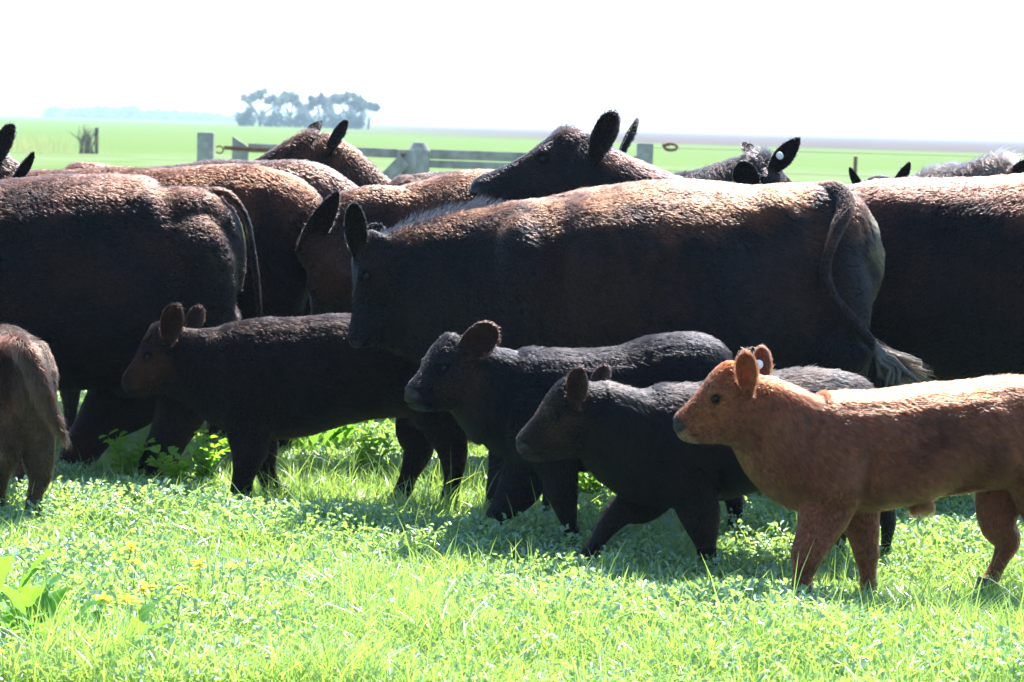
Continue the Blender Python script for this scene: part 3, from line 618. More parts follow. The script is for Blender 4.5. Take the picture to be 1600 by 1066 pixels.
def cow_central():
    b = Beast(12.0, voxel=.011)
    b.head((563, 368, -.04), (547, 527, -.08), 'cow', hint=(-1, -.12, 0), tuft=.02, wid=1.12)
    b.tube([(585, 430, 0, 58, .12), (625, 430, 0, 80, .15), (690, 440, 0, 108, .19), (780, 452, 0, 136, .25)], hl=.024)
    b.blob(598, 470, -.02, 44, .10, 66); b.blob(592, 505, -.02, 34, .085, 40)
    b.tube([(600, 480, 0, 60, .09), (660, 500, 0, 66, .09), (740, 530, 0, 62, .12)], hl=.022)
    cow_body(b, [(735, 448, 0, 120, .22), (790, 452, 0, 139, .28), (860, 456, 0, 149, .34), (945, 452, 0, 160, .39), (1020, 448, 0, 166, .405), (1100, 450, 0, 166, .40), (1180, 448, 0, 158, .35), (1240, 442, 0, 156, .29), (1290, 434, 0, 146, .24), (1322, 440, 0, 118, .18), (1345, 450, 0, 80, .12)])
    b.blob(830, 450, -.17, 62, .16, 115, .25); b.dents += [(1205, 318, 26, 24, -.022), (872, 400, 20, 100, .03), (1165, 372, 42, 48, .038), (1262, 345, 20, 36, .03), (1030, 380, 60, 40, -.012), (632, 480, 16, 70, .015), (820, 400, 30, 70, -.02), (940, 470, 14, 120, .008), (990, 470, 12, 120, .008), (1045, 470, 12, 110, .008)]; b.blob(1300, 470, -.12, 62, .16, 110); b.blob(1300, 470, .12, 62, .16, 110)
    b.blob(1330, 360, -.08, 22, .07, 40)
    b.tube([(1340, 345, -.12, 6, .02), (1348, 400, -.13, 7, .02), (1352, 470, -.12, 7, .02), (1350, 520, -.1, 6, .02)], hl=.008, sub=3, seg=8)
    b.tube([(1353, 350, -.08, 5, .02), (1361, 400, -.08, 6, .02), (1363, 460, -.07, 6, .02)], hl=.008, sub=3, seg=8)
    b.leg([(840, 540, -.16, 66, .13), (850, 640, -.17, 34, .07), (868, 720, -.17, 25), (868, 770, -.17, 19), (866, 820, -.17, 17)])
    b.leg([(830, 540, .16, 60, .13), (800, 640, .17, 32, .07), (785, 720, .17, 24), (778, 780, .17, 18), (772, 815, .17, 16)])
    b.leg([(1310, 540, -.15, 58, .14), (1290, 630, -.16, 38, .08), (1310, 700, -.16, 25), (1300, 780, -.16, 19), (1290, 840, -.16, 17)])
    b.leg([(1320, 540, .15, 56, .14), (1322, 630, .16, 36, .08), (1348, 700, .16, 24), (1345, 780, .16, 18), (1340, 830, .16, 16)])
    b.tube([(1240, 312, 0, 16, .06), (1288, 303, -.03, 18, .055), (1314, 308, -.10, 18, .05), (1319, 332, -.18, 15, .04), (1307, 360, -.24, 12, .032), (1295, 392, -.28, 9, .024), (1290, 425, -.29, 7, .02),
            (1297, 455, -.29, 6.5, .018), (1314, 480, -.28, 6, .016), (1335, 503, -.27, 6, .016), (1354, 526, -.26, 6, .015), (1372, 548, -.25, 5.5, .014)], hl=.014, late=True, sub=4, seg=12)
    b.ear((560, 400, -.08), (553, 318, -.14), 37, face=(-.25, -1, 0), th=.011); b.ear((575, 385, .14), (590, 350, .25), 34, face=(-.25, -1, 0), th=.011)
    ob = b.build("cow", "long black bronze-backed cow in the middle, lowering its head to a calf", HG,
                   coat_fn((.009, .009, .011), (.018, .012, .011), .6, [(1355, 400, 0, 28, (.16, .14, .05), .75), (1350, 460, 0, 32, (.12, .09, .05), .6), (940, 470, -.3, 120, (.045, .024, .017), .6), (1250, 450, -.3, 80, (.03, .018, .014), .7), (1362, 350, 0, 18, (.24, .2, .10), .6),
                            (1295, 320, -.1, 45, (.014, .014, .016), .95)], seed=15, top=(.085, .037, .02), topamt=1.22), cat='cow', smooth=14, fur=190000, rad=.001)  # dark patch by the tail head: a cast shadow painted into the coat
    # switch: twisted locks at the end of the tail
    base = b.base; locks = Geo(); R = np.random.default_rng(3)
    root = b.pt(1366, 540, -.26)
    ends = [(1392, 606), (1405, 603), (1418, 604), (1430, 600), (1438, 599), (1385, 596), (1400, 590), (1415, 598)]
    cols = []
    for k, (ex, ey) in enumerate(ends):
        e = b.pt(ex, ey, -.25 + R.uniform(-.06, .04)); n = 9; t = np.linspace(0, 1, n)[:, None]
        c = root * (1 - t) + e * t; c[:, 0] += .02 * np.sin(t[:, 0] * 11 + k) * t[:, 0]; c[:, 2] += .02 * np.cos(t[:, 0] * 8 + k * 2) * t[:, 0] - .02 * np.sin(t[:, 0] * 3.1) * (k % 3 - 1)
        rr = .016 * (1 - .55 * t[:, 0]) * (1 + .3 * np.sin(t[:, 0] * 25 + k)); rr[-1] *= .4
        loft(locks, c - base, rr, rr * .8, (0, 1, 0), seg=8)
    lm = simple_mat("switch_hair", (.038, .034, .028), .5, 60, .6, .5, .6)
    sw = link("tail_switch", locks.mesh("tail_switch", True), lm, ob); sw["label"] = "tangled mud-caked tail tip"
    nh = 500; t = np.linspace(0, 1, 7)[None, :, None]
    st = root + R.normal(size=(nh, 3)) * [.012, .012, .012] + (b.pt(1400, 575, -.2) - root) * (R.random((nh, 1)) * .6)
    en = np.array([b.pt(1425 + 28 * R.normal() * .6, 592 + 9 * R.normal(), -.2) for _ in range(nh)])
    for i in range(90): en[i] = b.pt(1441, 571 + R.normal() * 3, -.25) 
    mid = (st + en) / 2 + R.normal(size=(nh, 3)) * .012; st_, en_, mid_ = st[:, None], en[:, None], mid[:, None]
    pp = st_ * (1 - t) ** 2 + mid_ * 2 * t * (1 - t) + en_ * t ** 2
    fur_curves("tail_hair", pp - base, np.tile(np.array([.0012, .0012, .001, .001, .0008, .0006, .0002]), (nh, 1)), ob, np.array([.018, .015, .012]) * R.uniform(.3, 1.5, (nh, 1)))
    # mane along the neck and withers
    nh = 900; u = R.random(nh); mx = 590 + 200 * u; my = np.interp(mx, [570, 600, 640, 690, 740, 795], [372, 362, 350, 335, 322, 318]) + 4
    p0 = np.array([b.pt(x, y, d) for x, y, d in zip(mx, my, R.normal(size=nh) * .035)])
    dr = np.stack([.35 + .35 * R.normal(size=nh), .5 * R.normal(size=nh) - .1, 1 + .2 * R.normal(size=nh)], 1); dr /= np.linalg.norm(dr, axis=1)[:, None]
    ln = (R.uniform(.015, .075, nh) * np.clip(.4 + np.sin(u * 3.1), .3, 1.1))[:, None, None]; t = np.linspace(0, 1, 4)[None, :, None]
    pp = p0[:, None] + dr[:, None] * ln * t + np.array([.4, 0, -.2]) * ln * t ** 2 * .5
    fur_curves("mane", pp - base, np.tile(np.array([.0007, .0006, .0005, .0002]), (nh, 1)), ob, np.array([.006, .0055, .006]) * R.uniform(.5, 1.6, (nh, 1)))

def cow_head_raised():
    b = Beast(13.0, voxel=.011)
    b.head((893, 203, 0), (748, 284, -.1), 'cow', tuft=.06, wid=1.0)
    b.tube([(900, 262, 0, 58, .14), (960, 296, 0, 56, .16), (1040, 345, 0, 72, .2)], hl=.026)
    cow_body(b, [(1010, 390, 0, 90, .22), (1080, 415, 0, 122, .32), (1180, 420, 0, 128, .36), (1290, 420, 0, 128, .35), (1390, 415, 0, 120, .27)])
    b.leg([(1060, 500, -.12, 50, .12), (1070, 620, -.12, 24), (1068, 760, -.12, 17)]); b.leg([(1080, 500, .12, 50, .12), (1095, 620, .12, 24), (1100, 740, .12, 17)]); b.leg([(1370, 500, 0, 50, .14), (1350, 620, 0, 24), (1350, 760, 0, 17)])
    b.blob(850, 290, -.08, 40, .05, 26)
    b.ear((928, 246, -.15), (962, 177, -.24), 48, face=(-.7, -.8, .2), th=.011, hl=.02); b.ear((968, 240, .15), (994, 186, .28), 27, face=(-1, -.3, .2), th=.011)
    return b.build("cow", "black cow with its head raised highest of the herd, chin over the central cow's back", HG,
                   coat_fn((.013, .013, .016), (.025, .018, .017), .6, [(885, 200, 0, 24, (.05, .022, .015), .6), (1000, 262, 0, 40, (.045, .018, .012), .7), (950, 250, -.1, 20, (.07, .028, .018), .7), (820, 228, 0, 22, (.05, .022, .015), .7)], seed=16), cat='cow', smooth=14, fur=80000, rad=.0011, lenmul=1.15)

def cow_tagged():
    b = Beast(14.2, voxel=.012)
    b.head((1192, 240, .0), (1262, 345, -.35), 'cow', hint=(.4, -.3, 1), tuft=.06)
    b.tube([(1185, 275, .1, 36, .12), (1140, 292, .3, 38, .15), (1085, 315, .5, 46, .18), (1040, 345, .7, 70, .22)], hl=.03, rev=True)
    cow_body(b, [(1050, 370, .8, 90, .25), (980, 390, 1.0, 105, .33), (900, 395, 1.2, 105, .33), (830, 395, 1.4, 95, .25)], rev=True)
    b.leg([(1030, 450, .8, 40, .12), (1030, 560, .8, 20), (1030, 690, .8, 15)]); b.leg([(860, 450, 1.3, 40, .12), (860, 560, 1.3, 20), (860, 690, 1.3, 15)])
    b.ear((1208, 264, -.12), (1249, 216, -.26), 32, face=(-.45, -1, -.25), th=.011, hl=.012, round_=.5, tag=(1219, 243, -.235, 12)); b.ear((1177, 248, .12), (1165, 222, .25), 22, face=(.3, -1, 0), th=.012)
    return b.build("cow", "dark cow with a round white tag in its pointed ear, behind the central cow's back", HG,
                   coat_fn((.016, .014, .015), (.04, .026, .022), .6, [(1120, 262, .3, 50, (.09, .06, .05), .6), (1258, 262, -.2, 12, (.25, .19, .12), .6)], seed=17), cat='cow', smooth=14, fur=45000, rad=.0013, lenmul=1.3)

def cow_ear_low():
    b = Beast(13.75, voxel=.012)
    b.head((1178, 292, .0), (1150, 400, -.3), 'cow', tuft=.02)
    b.tube([(1190, 330, .1, 36, .12), (1240, 350, .3, 44, .15)], hl=.02); cow_body(b, [(1235, 375, .35, 62, .2), (1290, 400, .5, 85, .26), (1370, 405, .65, 90, .26), (1440, 405, .8, 70, .2)])
    b.leg([(1290, 470, .5, 40, .1), (1290, 600, .5, 20), (1290, 700, .5, 15)]); b.leg([(1420, 470, .8, 40, .1), (1420, 600, .8, 20), (1420, 700, .8, 15)])
    b.ear((1174, 300, -.03), (1158, 253, -.12), 42, face=(-.2, -1, .15), th=.011, hl=.012, cup=.7)
    return b.build("cow", "dark cow of which one rounded pale-rimmed ear shows under the white-tagged ear", HG,
                   coat_fn((.02, .016, .016), (.04, .03, .026), .6, seed=18), cat='cow', smooth=14, fur=20000, rad=.0013)

def cow_right():
    b = Beast(12.75, voxel=.013)
    cow_body(b, [(1262, 420, 0, 95, .16), (1290, 420, 0, 122, .22), (1340, 428, 0, 147, .28), (1400, 438, 0, 159, .33), (1480, 442, 0, 163, .39), (1580, 440, 0, 168, .41), (1680, 440, 0, 165, .4), (1780, 438, 0, 158, .34), (1840, 430, 0, 130, .26)], rev=True)
    b.tube([(1830, 400, 0, 110, .2), (1910, 370, 0, 82, .15), (1970, 340, 0, 66, .13)], rev=True); b.head((1980, 300, 0), (2090, 400, 0), 'cow')
    b.dents += [(1392, 312, 24, 22, -.02), (1450, 370, 40, 50, .035), (1345, 345, 20, 30, .025)]; b.blob(1320, 470, -.12, 66, .17, 110)
    b.leg([(1320, 540, -.15, 60, .14), (1345, 640, -.15, 38, .08), (1325, 700, -.15, 25), (1330, 800, -.15, 18)]); b.leg([(1340, 540, .15, 60, .14), (1365, 640, .15, 38, .08), (1345, 700, .15, 25), (1352, 790, .15, 18)])
    b.leg([(1790, 560, -.15, 60, .12), (1790, 660, -.15, 26), (1790, 800, -.15, 18)]); b.leg([(1750, 560, .15, 60, .12), (1740, 660, .15, 26), (1740, 800, .15, 18)])
    b.tube([(1268, 320, 0, 14, .04), (1255, 350, 0, 10, .03), (1250, 420, 0, 8, .02), (1250, 520, 0, 8, .02)], hl=.02, sub=3, seg=10)
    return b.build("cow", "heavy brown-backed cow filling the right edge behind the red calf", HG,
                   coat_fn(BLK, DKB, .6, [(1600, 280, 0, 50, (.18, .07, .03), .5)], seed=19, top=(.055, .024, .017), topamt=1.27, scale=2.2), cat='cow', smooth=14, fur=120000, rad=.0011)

def cow_far_right():
    b = Beast(15.0, voxel=.014)
    b.head((1566, 250, .0), (1600, 365, -.35), 'cow', hint=(.3, -.5, 1), tuft=.07)
    b.tube([(1555, 285, .1, 36, .13), (1510, 300, .3, 38, .15), (1465, 320, .5, 56, .2)], hl=.045, rev=True)
    cow_body(b, [(1450, 350, .6, 80, .25), (1380, 385, .8, 92, .32), (1300, 390, 1.0, 92, .32), (1240, 390, 1.2, 80, .2)], rev=True)
    b.leg([(1440, 430, .6, 36, .1), (1440, 550, .6, 18), (1440, 660, .6, 14)]); b.leg([(1260, 430, 1.1, 36, .1), (1260, 550, 1.1, 18), (1260, 660, 1.1, 14)])
    b.ear((1582, 268, -.1), (1615, 250, -.2), 18, face=(-.2, -1, .2), th=.012, round_=.5); b.ear((1550, 272, .1), (1535, 262, .25), 18, face=(-.2, -1, .2), th=.012)
    return b.build("cow", "grey-brown cow at the far right with a woolly upright tuft between its ears", HG,
                   coat_fn((.06, .045, .04), (.11, .085, .075), .7, seed=20), cat='cow', smooth=14, fur=30000, rad=.0015, lenmul=1.4)

def cow_ear_tips():
    b = Beast(15.6, voxel=.014)
    b.head((1371, 285, .1), (1371, 380, -.25), 'cow', hint=(0, -.6, 1), tuft=.0)
    b.tube([(1371, 315, .2, 40, .14), (1380, 330, .6, 50, .18)], side=(1, 0, 0), sub=3)
    cow_body(b, [(1385, 380, .7, 80, .25), (1395, 380, 1.1, 88, .33), (1400, 380, 1.7, 86, .3)], side=(1, 0, 0))
    b.leg([(1360, 450, .8, 30, .1), (1360, 640, .8, 14)]); b.leg([(1410, 450, 1.5, 30, .1), (1410, 640, 1.5, 14)])
    b.ear((1346, 300, .0), (1327, 262, -.04), 15, face=(-.6, -1, 0), th=.012, round_=.5); b.ear((1396, 297, .0), (1422, 254, -.04), 22, face=(.6, -1, 0), th=.012, round_=.5)
    return b.build("cow", "hidden dark cow showing only two ear tips above the right cow's back", HG,
                   coat_fn((.02, .016, .016), (.05, .035, .03), .6, seed=21), cat='cow', smooth=14, fur=12000, rad=.0014)

def cow_edge_ear():
    b = Beast(14.4, voxel=.013)
    b.head((-42, 232, .0), (-110, 330, -.2), 'cow', tuft=.03)
    b.tube([(-20, 262, 0, 36, .14), (15, 300, 0, 44, .17), (50, 340, .1, 62, .2)], hl=.025)
    cow_body(b, [(40, 370, .2, 75, .25), (110, 400, .3, 110, .33), (200, 405, .4, 116, .35), (300, 400, .5, 100, .25)])
    b.leg([(60, 470, .2, 40, .12), (60, 600, .2, 18), (60, 700, .2, 14)]); b.leg([(280, 470, .5, 40, .12), (280, 600, .5, 18), (280, 700, .5, 14)])
    b.ear((-8, 255, -.1), (20, 196, -.22), 36, face=(-.6, -.8, .1), th=.012, hl=.02); b.ear((-50, 240, .1), (-70, 215, .2), 30, th=.012)
    return b.build("cow", "dark cow cut off by the left edge with one large upright ear in the frame", HG,
                   coat_fn((.018, .015, .014), (.06, .035, .026), .6, seed=22), cat='cow', smooth=14, fur=20000, rad=.0014)

def cow_edge_ear_low():
    b = Beast(14.0, voxel=.013)
    b.head((8, 285, .0), (-70, 360, -.2), 'cow', tuft=.0)
    b.tube([(10, 318, 0, 36, .13), (60, 340, 0, 48, .15), (90, 360, .0, 58, .17)], hl=.022)
    cow_body(b, [(100, 385, -.02, 80, .12), (170, 400, .0, 105, .14), (280, 405, .0, 105, .14)])
    b.leg([(110, 470, 0, 40, .1), (110, 600, 0, 18), (110, 720, 0, 14)]); b.leg([(270, 470, 0, 40, .1), (270, 600, 0, 18), (270, 720, 0, 14)])
    b.ear((24, 284, -.06), (53, 239, -.16), 21, face=(.7, -.8, 0), th=.012, round_=.5)
    return b.build("cow", "cow almost hidden behind the big left cow, one narrow dark ear tip up", HG,
                   coat_fn((.02, .015, .014), (.05, .03, .025), .6, seed=23), cat='cow', smooth=14, fur=12000, rad=.0014)

def cow_back(D, pts, label, top, seed, legs):
    b = Beast(D, voxel=.016)
    cow_body(b, pts)
    for lg in legs: b.leg(lg)
    x0, y0, d0, r0, w0 = pts[0]
    b.tube([(x0, y0 - 10, d0, r0 * .6, .14), (x0 - 50, y0 + 20, d0, r0 * .45, .12)], sub=3)
    b.head((x0 - 60, y0 + 5, d0), (x0 - 100, y0 + 100, d0), 'cow', tuft=0)
    return b.build("cow", label, HG, coat_fn((.03, .018, .014), DKB, .6, seed=seed, top=top, topamt=1.2), cat='cow', smooth=14, fur=15000, rad=.0016)

def build_herd():
    calf_left(); calf_second(); calf_third(); calf_red(); calf_rear()
    cow_front_left(); cow_second_left(); cow_third_left(); cow_head_raised_left(); cow_behind_central(); cow_central()
    cow_head_raised(); cow_tagged(); cow_ear_low(); cow_right(); cow_far_right(); cow_ear_tips(); cow_edge_ear(); cow_edge_ear_low()
    cow_back(19.5, [(70, 330, 0, 60, .2), (100, 336, 0, 78, .3), (125, 338, 0, 84, .34), (160, 345, 0, 86, .34), (230, 350, 0, 84, .3)],
             "reddish cow far back, low brown ridge seen above the big left cow", (.09, .032, .02), 24, [[(90, 400, 0, 24, .1), (90, 560, 0, 10)], [(220, 400, 0, 24, .1), (220, 560, 0, 10)]])
    cow_back(16.0, [(120, 350, 0, 70, .22), (170, 365, 0, 98, .32), (240, 372, 0, 108, .36), (310, 373, 0, 109, .36), (370, 372, 0, 100, .26)],
             "light tan cow, a long flat back between the big left cow and gate post", (.16, .07, .04), 25, [[(150, 450, 0, 30, .1), (150, 640, 0, 13)], [(360, 450, 0, 30, .1), (360, 640, 0, 13)]])

# ------------------------------------------------------------------ ground
def ground():
    m, t, b = new_mat("pasture_ground")
    geo_ = t.nodes.new("ShaderNodeNewGeometry"); 
    def noise(sc, det=5, vec=None):
        n = t.nodes.new("ShaderNodeTexNoise"); n.inputs["Scale"].default_value = sc; n.inputs["Detail"].default_value = det
        t.links.new(vec or geo_.outputs["Position"], n.inputs["Vector"]); return n.outputs[0]
    def mix(f, a, c, clampit=True):
        x = t.nodes.new("ShaderNodeMix"); x.data_type = 'RGBA'
        if isinstance(f, float): x.inputs[0].default_value = f
        else: t.links.new(f, x.inputs[0])
        for k, v in ((6, a), (7, c)):
            if isinstance(v, tuple): x.inputs[k].default_value = (*v, 1)
            else: t.links.new(v, x.inputs[k])
        return x.outputs[2]
    def mr(v, a, bb, c=0., d=1.):
        x = t.nodes.new("ShaderNodeMapRange"); t.links.new(v, x.inputs[0]); x.inputs[1].default_value = a; x.inputs[2].default_value = bb; x.inputs[3].default_value = c; x.inputs[4].default_value = d; return x.outputs[0]
    g = mix(mr(noise(.05), .35, .65), (.060, .115, .004), (.075, .13, .006))
    g = mix(mr(noise(1.5), .3, .7), g, (.068, .122, .007))
    # dry pale growth along the fence line
    sx = t.nodes.new("ShaderNodeSeparateXYZ"); t.links.new(geo_.outputs["Position"], sx.inputs[0])
    X, Y = sx.outputs[0], sx.outputs[1]
    near = mr(Y, 25, 30, 1, 0)
    def math_(op, a, c):
        x = t.nodes.new("ShaderNodeMath"); x.operation = op
        for k, v in enumerate((a, c)):
            if isinstance(v, (int, float)): x.inputs[k].default_value = v
            else: t.links.new(v, x.inputs[k])
        return x.outputs[0]
    band = math_('MULTIPLY', mr(Y, 90, 105), mr(Y, 150, 125))
    band = math_('MULTIPLY', band, mr(noise(.25), .42, .62))
    g = mix(math_('MULTIPLY', band, .6), g, (.15, .18, .10))
    g = mix(near, g, (.035, .055, .015))
    # ploughed field: beyond a slanting boundary
    edge = math_('ADD', math_('MULTIPLY', X, -1.1), 370)       # Y boundary falls towards the right
    d = math_('SUBTRACT', Y, edge); d = math_('ADD', d, math_('MULTIPLY', noise(.02), 40))
    f = mr(d, 30, 45)
    lim = mr(math_('ADD', X, math_('MULTIPLY', Y, .085)), 0, 60)
    br = mix(mr(noise(.08, 8), .3, .7), (.045, .028, .02), (.075, .052, .04))
    g = mix(math_('MULTIPLY', f, lim), g, br)
    t.links.new(g, b.inputs["Base Color"]); b.inputs["Roughness"].default_value = .9; b.inputs["Specular IOR Level"].default_value = .15
    bp = t.nodes.new("ShaderNodeBump"); bp.inputs["Strength"].default_value = .6; bp.inputs["Distance"].default_value = .05
    t.links.new(noise(12, 6), bp.inputs["Height"]); t.links.new(bp.outputs[0], b.inputs["Normal"])
    ys = np.concatenate([np.arange(-20, 25, 1.5), np.geomspace(26, 9000, 60)]); xs = np.concatenate([-np.geomspace(12, 3500, 24)[::-1], np.linspace(-10, 10, 16), np.geomspace(12, 3500, 24)])
    Xg, Yg = np.meshgrid(xs, ys); Z = -.01 + .0 * Xg
    V = np.stack([Xg, Yg, Z], -1).reshape(-1, 3); nx, ny = len(xs), len(ys)
    i, j = np.meshgrid(np.arange(ny - 1), np.arange(nx - 1), indexing='ij'); a = (i * nx + j).ravel()
    Q = np.stack([a, a + 1, a + nx + 1, a + nx], 1)
    o = link("ground", mesh_np("ground", V, Q), m); o["kind"] = "structure"

# ------------------------------------------------------------------ vegetation
def hfield(x, y):
    p = np.stack([x, y, x * 0], 1)
    return np.clip(.5 + .45 * snoise(p, .35, 101) + .25 * snoise(p, 1.1, 102), 0, 1.2)

def scatter(n, y0, y1, fall=None, margin=1.3):
    y = np.empty(0)
    while len(y) < n:
        c = rng.uniform(y0, y1, n * 2); pr = (.3556 * c + margin * 2) / (.3556 * y1 + margin * 2)
        if fall: pr = pr * fall(c)
        y = np.concatenate([y, c[rng.random(n * 2) < pr]])
    y = y[:n]; x = (rng.random(n) - .5) * (.3556 * y + margin * 2)
    return x, y

def blades(x, y, h, wd, lean, seg=3, z0=0.0):
    n = len(x); az = rng.uniform(0, 6.283, n); la = rng.uniform(0, 6.283, n) 
    t = np.linspace(0, 1, seg + 1)
    cx = x[:, None] + np.cos(la)[:, None] * lean[:, None] * h[:, None] * t ** 2; cy = y[:, None] + np.sin(la)[:, None] * lean[:, None] * h[:, None] * t ** 2
    cz = z0 + h[:, None] * (t - .35 * np.minimum(lean, 1.3)[:, None] * t ** 2)
    wv = wd[:, None] * np.interp(t, [0, .3, .7, 1], [.7, 1, .7, .06])[None]
    ox = np.cos(az)[:, None] * wv * .5; oy = np.sin(az)[:, None] * wv * .5
    V = np.empty((n, seg + 1, 2, 3)); V[:, :, 0, 0] = cx - ox; V[:, :, 0, 1] = cy - oy; V[:, :, 1, 0] = cx + ox; V[:, :, 1, 1] = cy + oy; V[:, :, :, 2] = cz[:, :, None]
    k = (np.arange(n) * (seg + 1) * 2)[:, None] + (np.arange(seg) * 2)[None]
    Q = np.stack([k, k + 1, k + 3, k + 2], -1).reshape(-1, 4)
    return V.reshape(-1, 3), Q, np.repeat(rng.random(n), (seg + 1) * 2)

def leaflets(c, a, nrm, L, W, fold=.25):
    """c base, a direction, nrm normal"""
    n = len(c); s_ = np.cross(a, nrm); s_ /= np.linalg.norm(s_, axis=1)[:, None] + 1e-9
    L = L[:, None]; W = W[:, None]
    V = np.empty((n, 6, 3))
    V[:, 0] = c; V[:, 3] = c + a * L - nrm * L * .12
    V[:, 1] = c + a * L * .35 + s_ * W * .42 + nrm * W * fold; V[:, 2] = c + a * L * .78 + s_ * W * .45 + nrm * W * fold * .8
    V[:, 5] = c + a * L * .35 - s_ * W * .42 + nrm * W * fold; V[:, 4] = c + a * L * .78 - s_ * W * .45 + nrm * W * fold * .8
    k = np.arange(n) * 6
    Q = np.concatenate([np.stack([k, k + 1, k + 2, k + 3], 1), np.stack([k, k + 3, k + 4, k + 5], 1)])
    return V.reshape(-1, 3), Q, np.repeat(rng.random(n), 6)

def unit(v): return v / (np.linalg.norm(v, axis=1)[:, None] + 1e-9)

def vegetation():
    M_G = leaf_mat("grass_blade", (.12, .24, .10), (.24, .38, .21), (.45, .70, .10), .50, .28, 1.0)
    M_C = leaf_mat("clover_leaf", (.10, .23, .18), (.21, .37, .31), (.41, .66, .11), .44, .34, 1.0)
    # grass: dense in the foreground, wisps elsewhere
    x, y = scatter(250000, 8.0, 18, lambda c: np.interp(c, [8, 9.6, 11, 13, 18], [1, 1, .55, .35, .2]))
    hf = hfield(x, y); n = len(x)
    h = rng.uniform(.05, .15, n) * (.7 + .5 * hf) * np.interp(y, [9, 10.2], [1.5, 1.0]); h[rng.random(n) < .06] *= 1.6; xs_ = snoise(np.stack([x, y, x * 0], 1), 1.6, 140) > .55; h[xs_] *= 1.35
    V, Q, r = blades(x, y, h, rng.uniform(.0025, .0065, n), rng.uniform(.1, 1.1, n) * 1.0, 4)
    o = link("grass", mesh_np("grass", V, Q, attrs={"rnd": r}), M_G); tag(o, "bright backlit grass blades covering the near pasture", "grass", kind="stuff")
    # low leafy cover
    npl = 48000
    x, y = scatter(npl, 8.0, 18, lambda c: np.interp(c, [8, 9, 10, 13, 18], [.4, .6, 1, .9, .35]))
    hf = hfield(x + 7, y)
    h = rng.uniform(.045, .12, npl) * (.35 + 1.2 * hf)
    per = 12; idx = np.repeat(np.arange(npl), per); k = len(idx)
    lv = rng.random(k) ** .6; az = rng.uniform(0, 6.283, k); rad = .012 + .03 * rng.random(k) * (1.15 - lv * .6)
    c = np.stack([x[idx] + np.cos(az) * rad, y[idx] + np.sin(az) * rad, h[idx] * lv + .006], 1)
    a = unit(np.stack([np.cos(az), np.sin(az), rng.uniform(-.1, 1.3, k)], 1) + .35 * rng.normal(size=(k, 3)))
    nr = unit(np.cross(np.cross(a, np.array([0, 0, 1.0])), a) + .45 * rng.normal(size=(k, 3))); nr = unit(nr - (nr * a).sum(1)[:, None] * a)
    V, Q, r = leaflets(c, a, nr, rng.uniform(.015, .036, k), rng.uniform(.009, .02, k))
    Vs, Qs, rs = blades(x, y, h, np.full(npl, .003), rng.uniform(0, .4, npl), 2)
    V2 = np.vstack([V, Vs]); Q2 = np.vstack([Q, Qs + len(V)]); 
    o = link("clover", mesh_np("clover", V2, Q2, attrs={"rnd": np.concatenate([r, rs])}), M_C); tag(o, "low silvery green leafy ground cover among the grass", "ground cover", kind="stuff")

M_BROAD = None
def broad_weed(px, py, D, size, nleaf, label, group, seed, upright=.6):
    """rosette of large lobed leaves"""
    global M_BROAD
    if M_BROAD is None: M_BROAD = leaf_mat("broad_leaf", (.09, .24, .03), (.13, .30, .05), (.20, .48, .04), .55, .35, .5)
    R = np.random.default_rng(seed); c = P(px, py, D); c[2] = 0
    root = bpy.data.objects.new("broadleaf_weed", None); COL.objects.link(root); root.location = c; tag(root, label, "weed", group)
    for k in range(nleaf):
        az = 6.283 * k / nleaf + R.uniform(-.5, .5); L = size * R.uniform(.7, 1.15); W = L * R.uniform(.32, .45); up = upright * R.uniform(.6, 1.4)
        ns, nw = 15, 4; V = []; rot = R.uniform(-.5, .5)
        for i in range(ns):
            s = i / (ns - 1); q = .25 + .75 * s if True else s
            rr = L * (s * (1 - .25 * s)); z = L * up * (s - .55 * s * s) + .01
            wd = W * .5 * (np.interp(s, [0, .25, .45, .7, .9, 1], [.06, .12, .6, 1, .75, .05])) * (1 + .22 * math.sin(i * 2.4 + k))
            for j in range(-nw, nw + 1):
                u = j / nw
                zz = z + abs(u) * wd * .25 + .1 * wd * math.sin(i * 1.7 + j * 1.3)
                lx, ly = rr, u * wd
                tw = rot * u * wd
                V.append([lx * math.cos(az) - ly * math.sin(az), lx * math.sin(az) + ly * math.cos(az), zz + tw])
        m_ = 2 * nw + 1; Q = [[i * m_ + j, i * m_ + j + 1, (i + 1) * m_ + j + 1, (i + 1) * m_ + j] for i in range(ns - 1) for j in range(m_ - 1)]
        link("leaf", mesh_np("leaf", V, Q, smooth=True, attrs={"rnd": np.full(len(V), R.random())}), M_BROAD, root)

